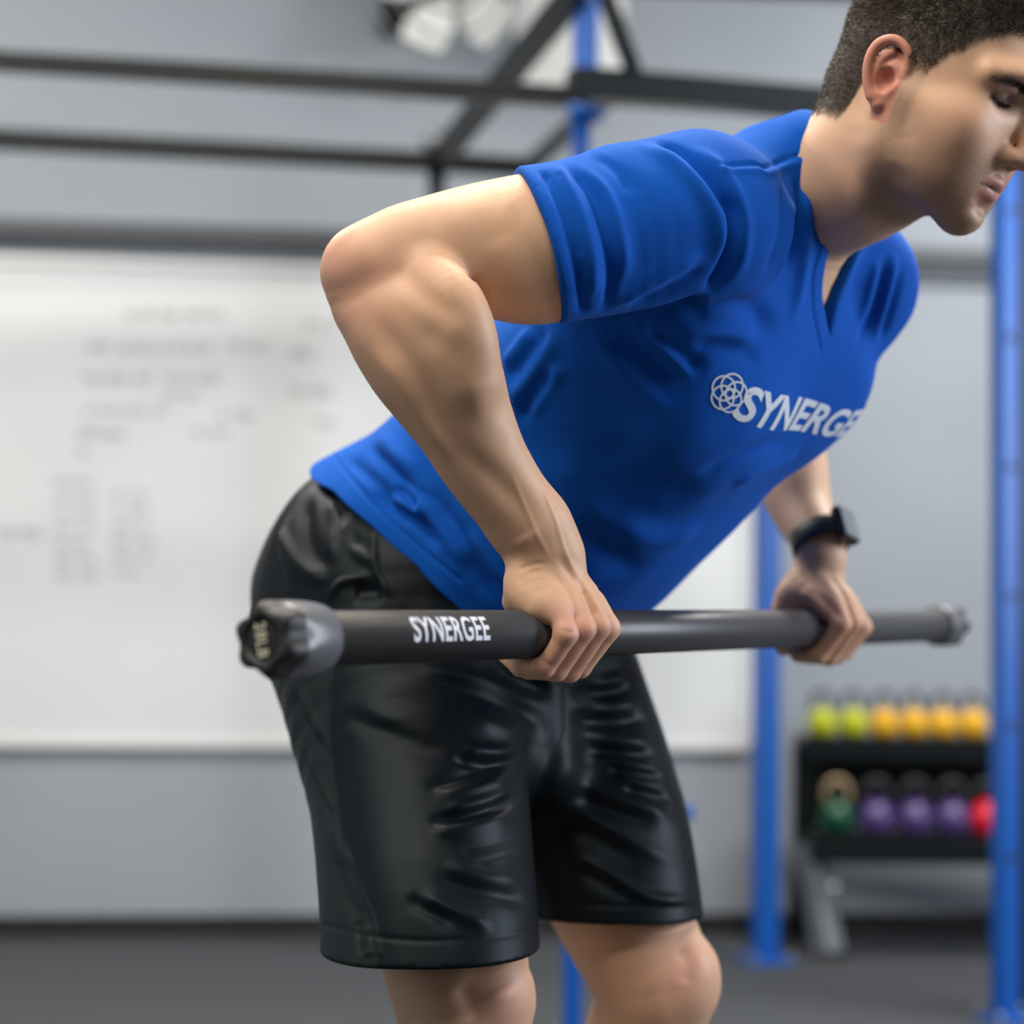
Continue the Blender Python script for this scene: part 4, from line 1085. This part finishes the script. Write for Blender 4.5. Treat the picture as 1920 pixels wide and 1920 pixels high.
tint((0.60, 0.29, 0.21), onhead * np.exp(-(((lx - .07) / .03) ** 2 + ((lz + .01) / .025) ** 2)) * .35)
tint((0.10, 0.035, 0.03), mw * .85)
brow = np.zeros(len(V))
for sy in (-1, 1):
    bl = snap(catmull(np.array([(sy * .012, .0375), (sy * .024, .0410), (sy * .040, .0425), (sy * .056, .0380)]), None, 6))
    i, d, t = dist_line(V, bl, .012)
    if len(i): brow[i] = np.maximum(brow[i], np.exp(-(d / .0050) ** 2) * np.clip((1.15 - t) * 3, 0, 1))
tint((0.035, 0.022, 0.015), brow * .95)
lash = np.zeros(len(V)); lid_shade = np.zeros(len(V))
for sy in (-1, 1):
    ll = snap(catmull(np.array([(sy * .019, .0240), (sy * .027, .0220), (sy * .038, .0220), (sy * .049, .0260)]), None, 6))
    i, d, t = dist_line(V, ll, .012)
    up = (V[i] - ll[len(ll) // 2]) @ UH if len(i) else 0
    if len(i): lid_shade[i] = np.exp(-(d / .0042) ** 4) * (up > -.006) * np.clip(t * 5, 0, 1) * np.clip((1 - t) * 6, 0, 1)
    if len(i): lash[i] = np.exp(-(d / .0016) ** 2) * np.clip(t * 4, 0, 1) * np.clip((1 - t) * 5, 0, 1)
tint((0.035, 0.02, 0.015), lid_shade * .85)  # dark eye and its shadow painted on the closed lids
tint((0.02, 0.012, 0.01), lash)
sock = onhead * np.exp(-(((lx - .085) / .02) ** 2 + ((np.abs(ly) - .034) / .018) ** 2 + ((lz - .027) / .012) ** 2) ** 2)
tint((0.20, 0.11, 0.085), sock * .75)  # socket shade painted into the skin round the eyes
tint((0.070, 0.050, 0.036), hair)
M_skin = bump(bump(mat('skin', (0.62, 0.38, 0.26), 0.52, 0.0, Subsurface_Weight=0.10), 260, 0.10, 0.0006), 1500, 0.10, 0.0003, kind='vor')
nt = M_skin.node_tree; pb = nt.nodes['Principled BSDF']
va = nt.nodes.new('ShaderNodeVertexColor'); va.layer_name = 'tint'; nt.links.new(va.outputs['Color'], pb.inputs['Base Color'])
pb.inputs['Subsurface Radius'].default_value = (0.012, 0.005, 0.003); pb.inputs['Subsurface Scale'].default_value = 1.0
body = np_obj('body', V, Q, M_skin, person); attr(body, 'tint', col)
body['label'] = 'fair skinned head, bare arms and legs'
# -- hair
def strands(name, wgt, n, length, width, dirf, m, seed, parent):
    r = np.random.RandomState(seed); w = wgt / wgt.sum(); i = r.choice(len(V), n, p=w)
    Nn = N[i]; P = V[i] + (r.rand(n, 3) - .5) * VOX
    d = dirf(Nn, L[i]) + (r.rand(n, 3) - .5) * .7; d /= np.linalg.norm(d, axis=1)[:, None]
    d = np.where((d * Nn).sum(1)[:, None] < .15, d + Nn * .4, d); d /= np.linalg.norm(d, axis=1)[:, None]
    ln = (length(L[i]) * (.6 + .8 * r.rand(n)))[:, None]
    s = np.cross(d, r.randn(n, 3)); s /= np.linalg.norm(s, axis=1)[:, None]; s *= width
    VV = np.stack([P - s, P + s, P + d * ln - Nn * ln * .1], 1).reshape(-1, 3)
    o = np_obj(name, VV, np.arange(len(VV)).reshape(-1, 3), m, parent); o['kind'] = 'stuff'; return o
M_hair = noise_col(mat('dark_brown_hair', (0.05, 0.035, 0.025), 0.45), (0.034, 0.024, 0.015), (0.16, 0.115, 0.075), 400, 2, .4, .7)
N = normals(V, Q)
hd = lambda Nn, l: Nn * .9 - UH * .45 - FH * .35
hw = hair * (V[:, 2] > 0) * (hair > .25)
strands('hair', hw, 60000, lambda l: (.0032 + .009 * sstep(l @ UH, .03, .10)), .00022, hd, M_hair, 5, person)
strands('eyelash', lash * (lash > .3), 500, lambda l: np.full(len(l), .006), .00014, lambda Nn, l: Nn * .8 - UH * .5 + FH * .2, mat('lash_hair', (.01, .008, .006), .5), 8, person)
strands('eyebrow', brow * (brow > .3), 1500, lambda l: np.full(len(l), .006), .00016, lambda Nn, l: Nn * .35 - FH * .6 + UH * .2, mat('brow_hair', (.02, .014, .01), .5), 6, person)
bw = np.clip(beard, 0, 1) * (beard > .3)
strands('stubble', bw, 9000, lambda l: np.full(len(l), .0011), .00010, lambda Nn, l: Nn * .8 - UH * .4, mat('stubble_hair', (.06, .04, .025), .6), 7, person)

axA = nz(W(1024, 1040, 1.65) - W(702, 522, 1.61)); axB = nz(W(702, 522, 1.61) - W(1000, 465, 1.66))
pa = (V - W(702, 522, 1.61)) @ axA; armw = ((V[:, 0] < W(1090, 1000, 1.65)[0]) & (V[:, 2] > HR(0, 0, .075)[2]) & (V[:, 1] < 1.80) & (V[:, 2] < 1.40)).astype(float)
strands('arm_hair', armw, 3500, lambda l: np.full(len(l), .0055), .00005, lambda Nn, l: Nn * .5 + axA, mat('fair_arm_hair', (.30, .19, .10), .5), 11, person)
# -- wristwatch on the left wrist
WA = nz(nz(W(1503, 955, 2.20) - HL(0, .001, .075)) + U3 * .35); WC = HL(0, .0, .096)
WE1 = nz(F3 * .93 - D3 * .25 - WA * ((F3 * .93 - D3 * .25) @ WA)); WE2 = nz(np.cross(WA, WE1))
def ringp(q, r1, r2, a): return Vector(WC + WE1 * math.cos(q) * r1 + WE2 * math.sin(q) * r2 + WA * a)
M_strap = bump(mat('black_silicone', (0.012, 0.012, 0.013), 0.5), 300, 0.1)
bm = bmesh.new(); n = 48; prof = [(-.0120, .0), (-.0130, .0018), (-.0110, .0036), (.0110, .0036), (.0130, .0018), (.0120, .0)]
R1, R2 = .0300, .0262
rings = [[bm.verts.new(ringp(2 * math.pi * k / n, R1 + h, R2 + h, a)) for a, h in prof] for k in range(n)]
for k in range(n):
    A = rings[k]; B = rings[(k + 1) % n]
    for j in range(len(prof)): bm.faces.new((A[j], A[(j + 1) % len(prof)], B[(j + 1) % len(prof)], B[j]))
bmesh.ops.recalc_face_normals(bm, faces=bm.faces)
watch = obj('wristwatch', bm, M_strap, person, True); watch['label'] = 'black smartwatch with rubber strap'
RW = Matrix((WE2, WA, WE1)).transposed()
c = WC + WE1 * (R1 + .004)
bm = bmesh.new(); add_box(bm, c[0], c[1], c[2], .030, .042, .0125, RW, .004); obj('watch_case', bm, mat('dark_watch_case', (0.03, 0.03, 0.033), 0.25, 0.6), watch)
c2 = c + WE1 * .0066
bm = bmesh.new(); add_box(bm, c2[0], c2[1], c2[2], .026, .038, .0012, RW, .0005); obj('watch_screen', bm, mat('glossy_watch_glass', (0.25, 0.27, 0.30), 0.12), watch)
# -- shoes
M_shoe = bump(mat('black_knit', (0.02, 0.02, 0.022), 0.8), 500, 0.3); M_sole = mat('white_foam_sole', (0.7, 0.7, 0.7), 0.6); M_sock = mat('grey_sock', (0.12, 0.12, 0.13), 0.9)
for A in (RA, LA):
    a = np.array([A[0], A[1], 0.0])
    up = Group([('u', Chain([a + U3 * .085 - F3 * .01, a + U3 * .05 - F3 * .045], [.047, .040]), 0), ('u', Chain([a + U3 * .07 + F3 * .02, a + U3 * .05 + F3 * .09, a + U3 * .042 + F3 * .17], [.045, .042, .034], None, 3), .03),
                ('i', Fn(lambda X: .022 - X[:, 2]), .004), ('s', Chain([A + U3 * .03, A - U3 * .02], [.040, .038]), .004)])
    v, q = mesh_field(up, .005); shoe = np_obj('shoe', v, q, M_shoe, person)
    so = Group([('u', Chain([a - F3 * .05 + U3 * .018, a + F3 * .06 + U3 * .018, a + F3 * .175 + U3 * .018], [.044, .046, .042], (U3, .5), 3), 0), ('i', Fn(lambda X: -X[:, 2] + .0005), .001)])
    v, q = mesh_field(so, .005); np_obj('sole', v, q, M_sole, shoe)
    sk = Chain([A + U3 * .05, A - U3 * .03], [.042, .041]); v, q = mesh_field(Group([('u', sk, 0)]), .006); np_obj('sock', v, q, M_sock, person)
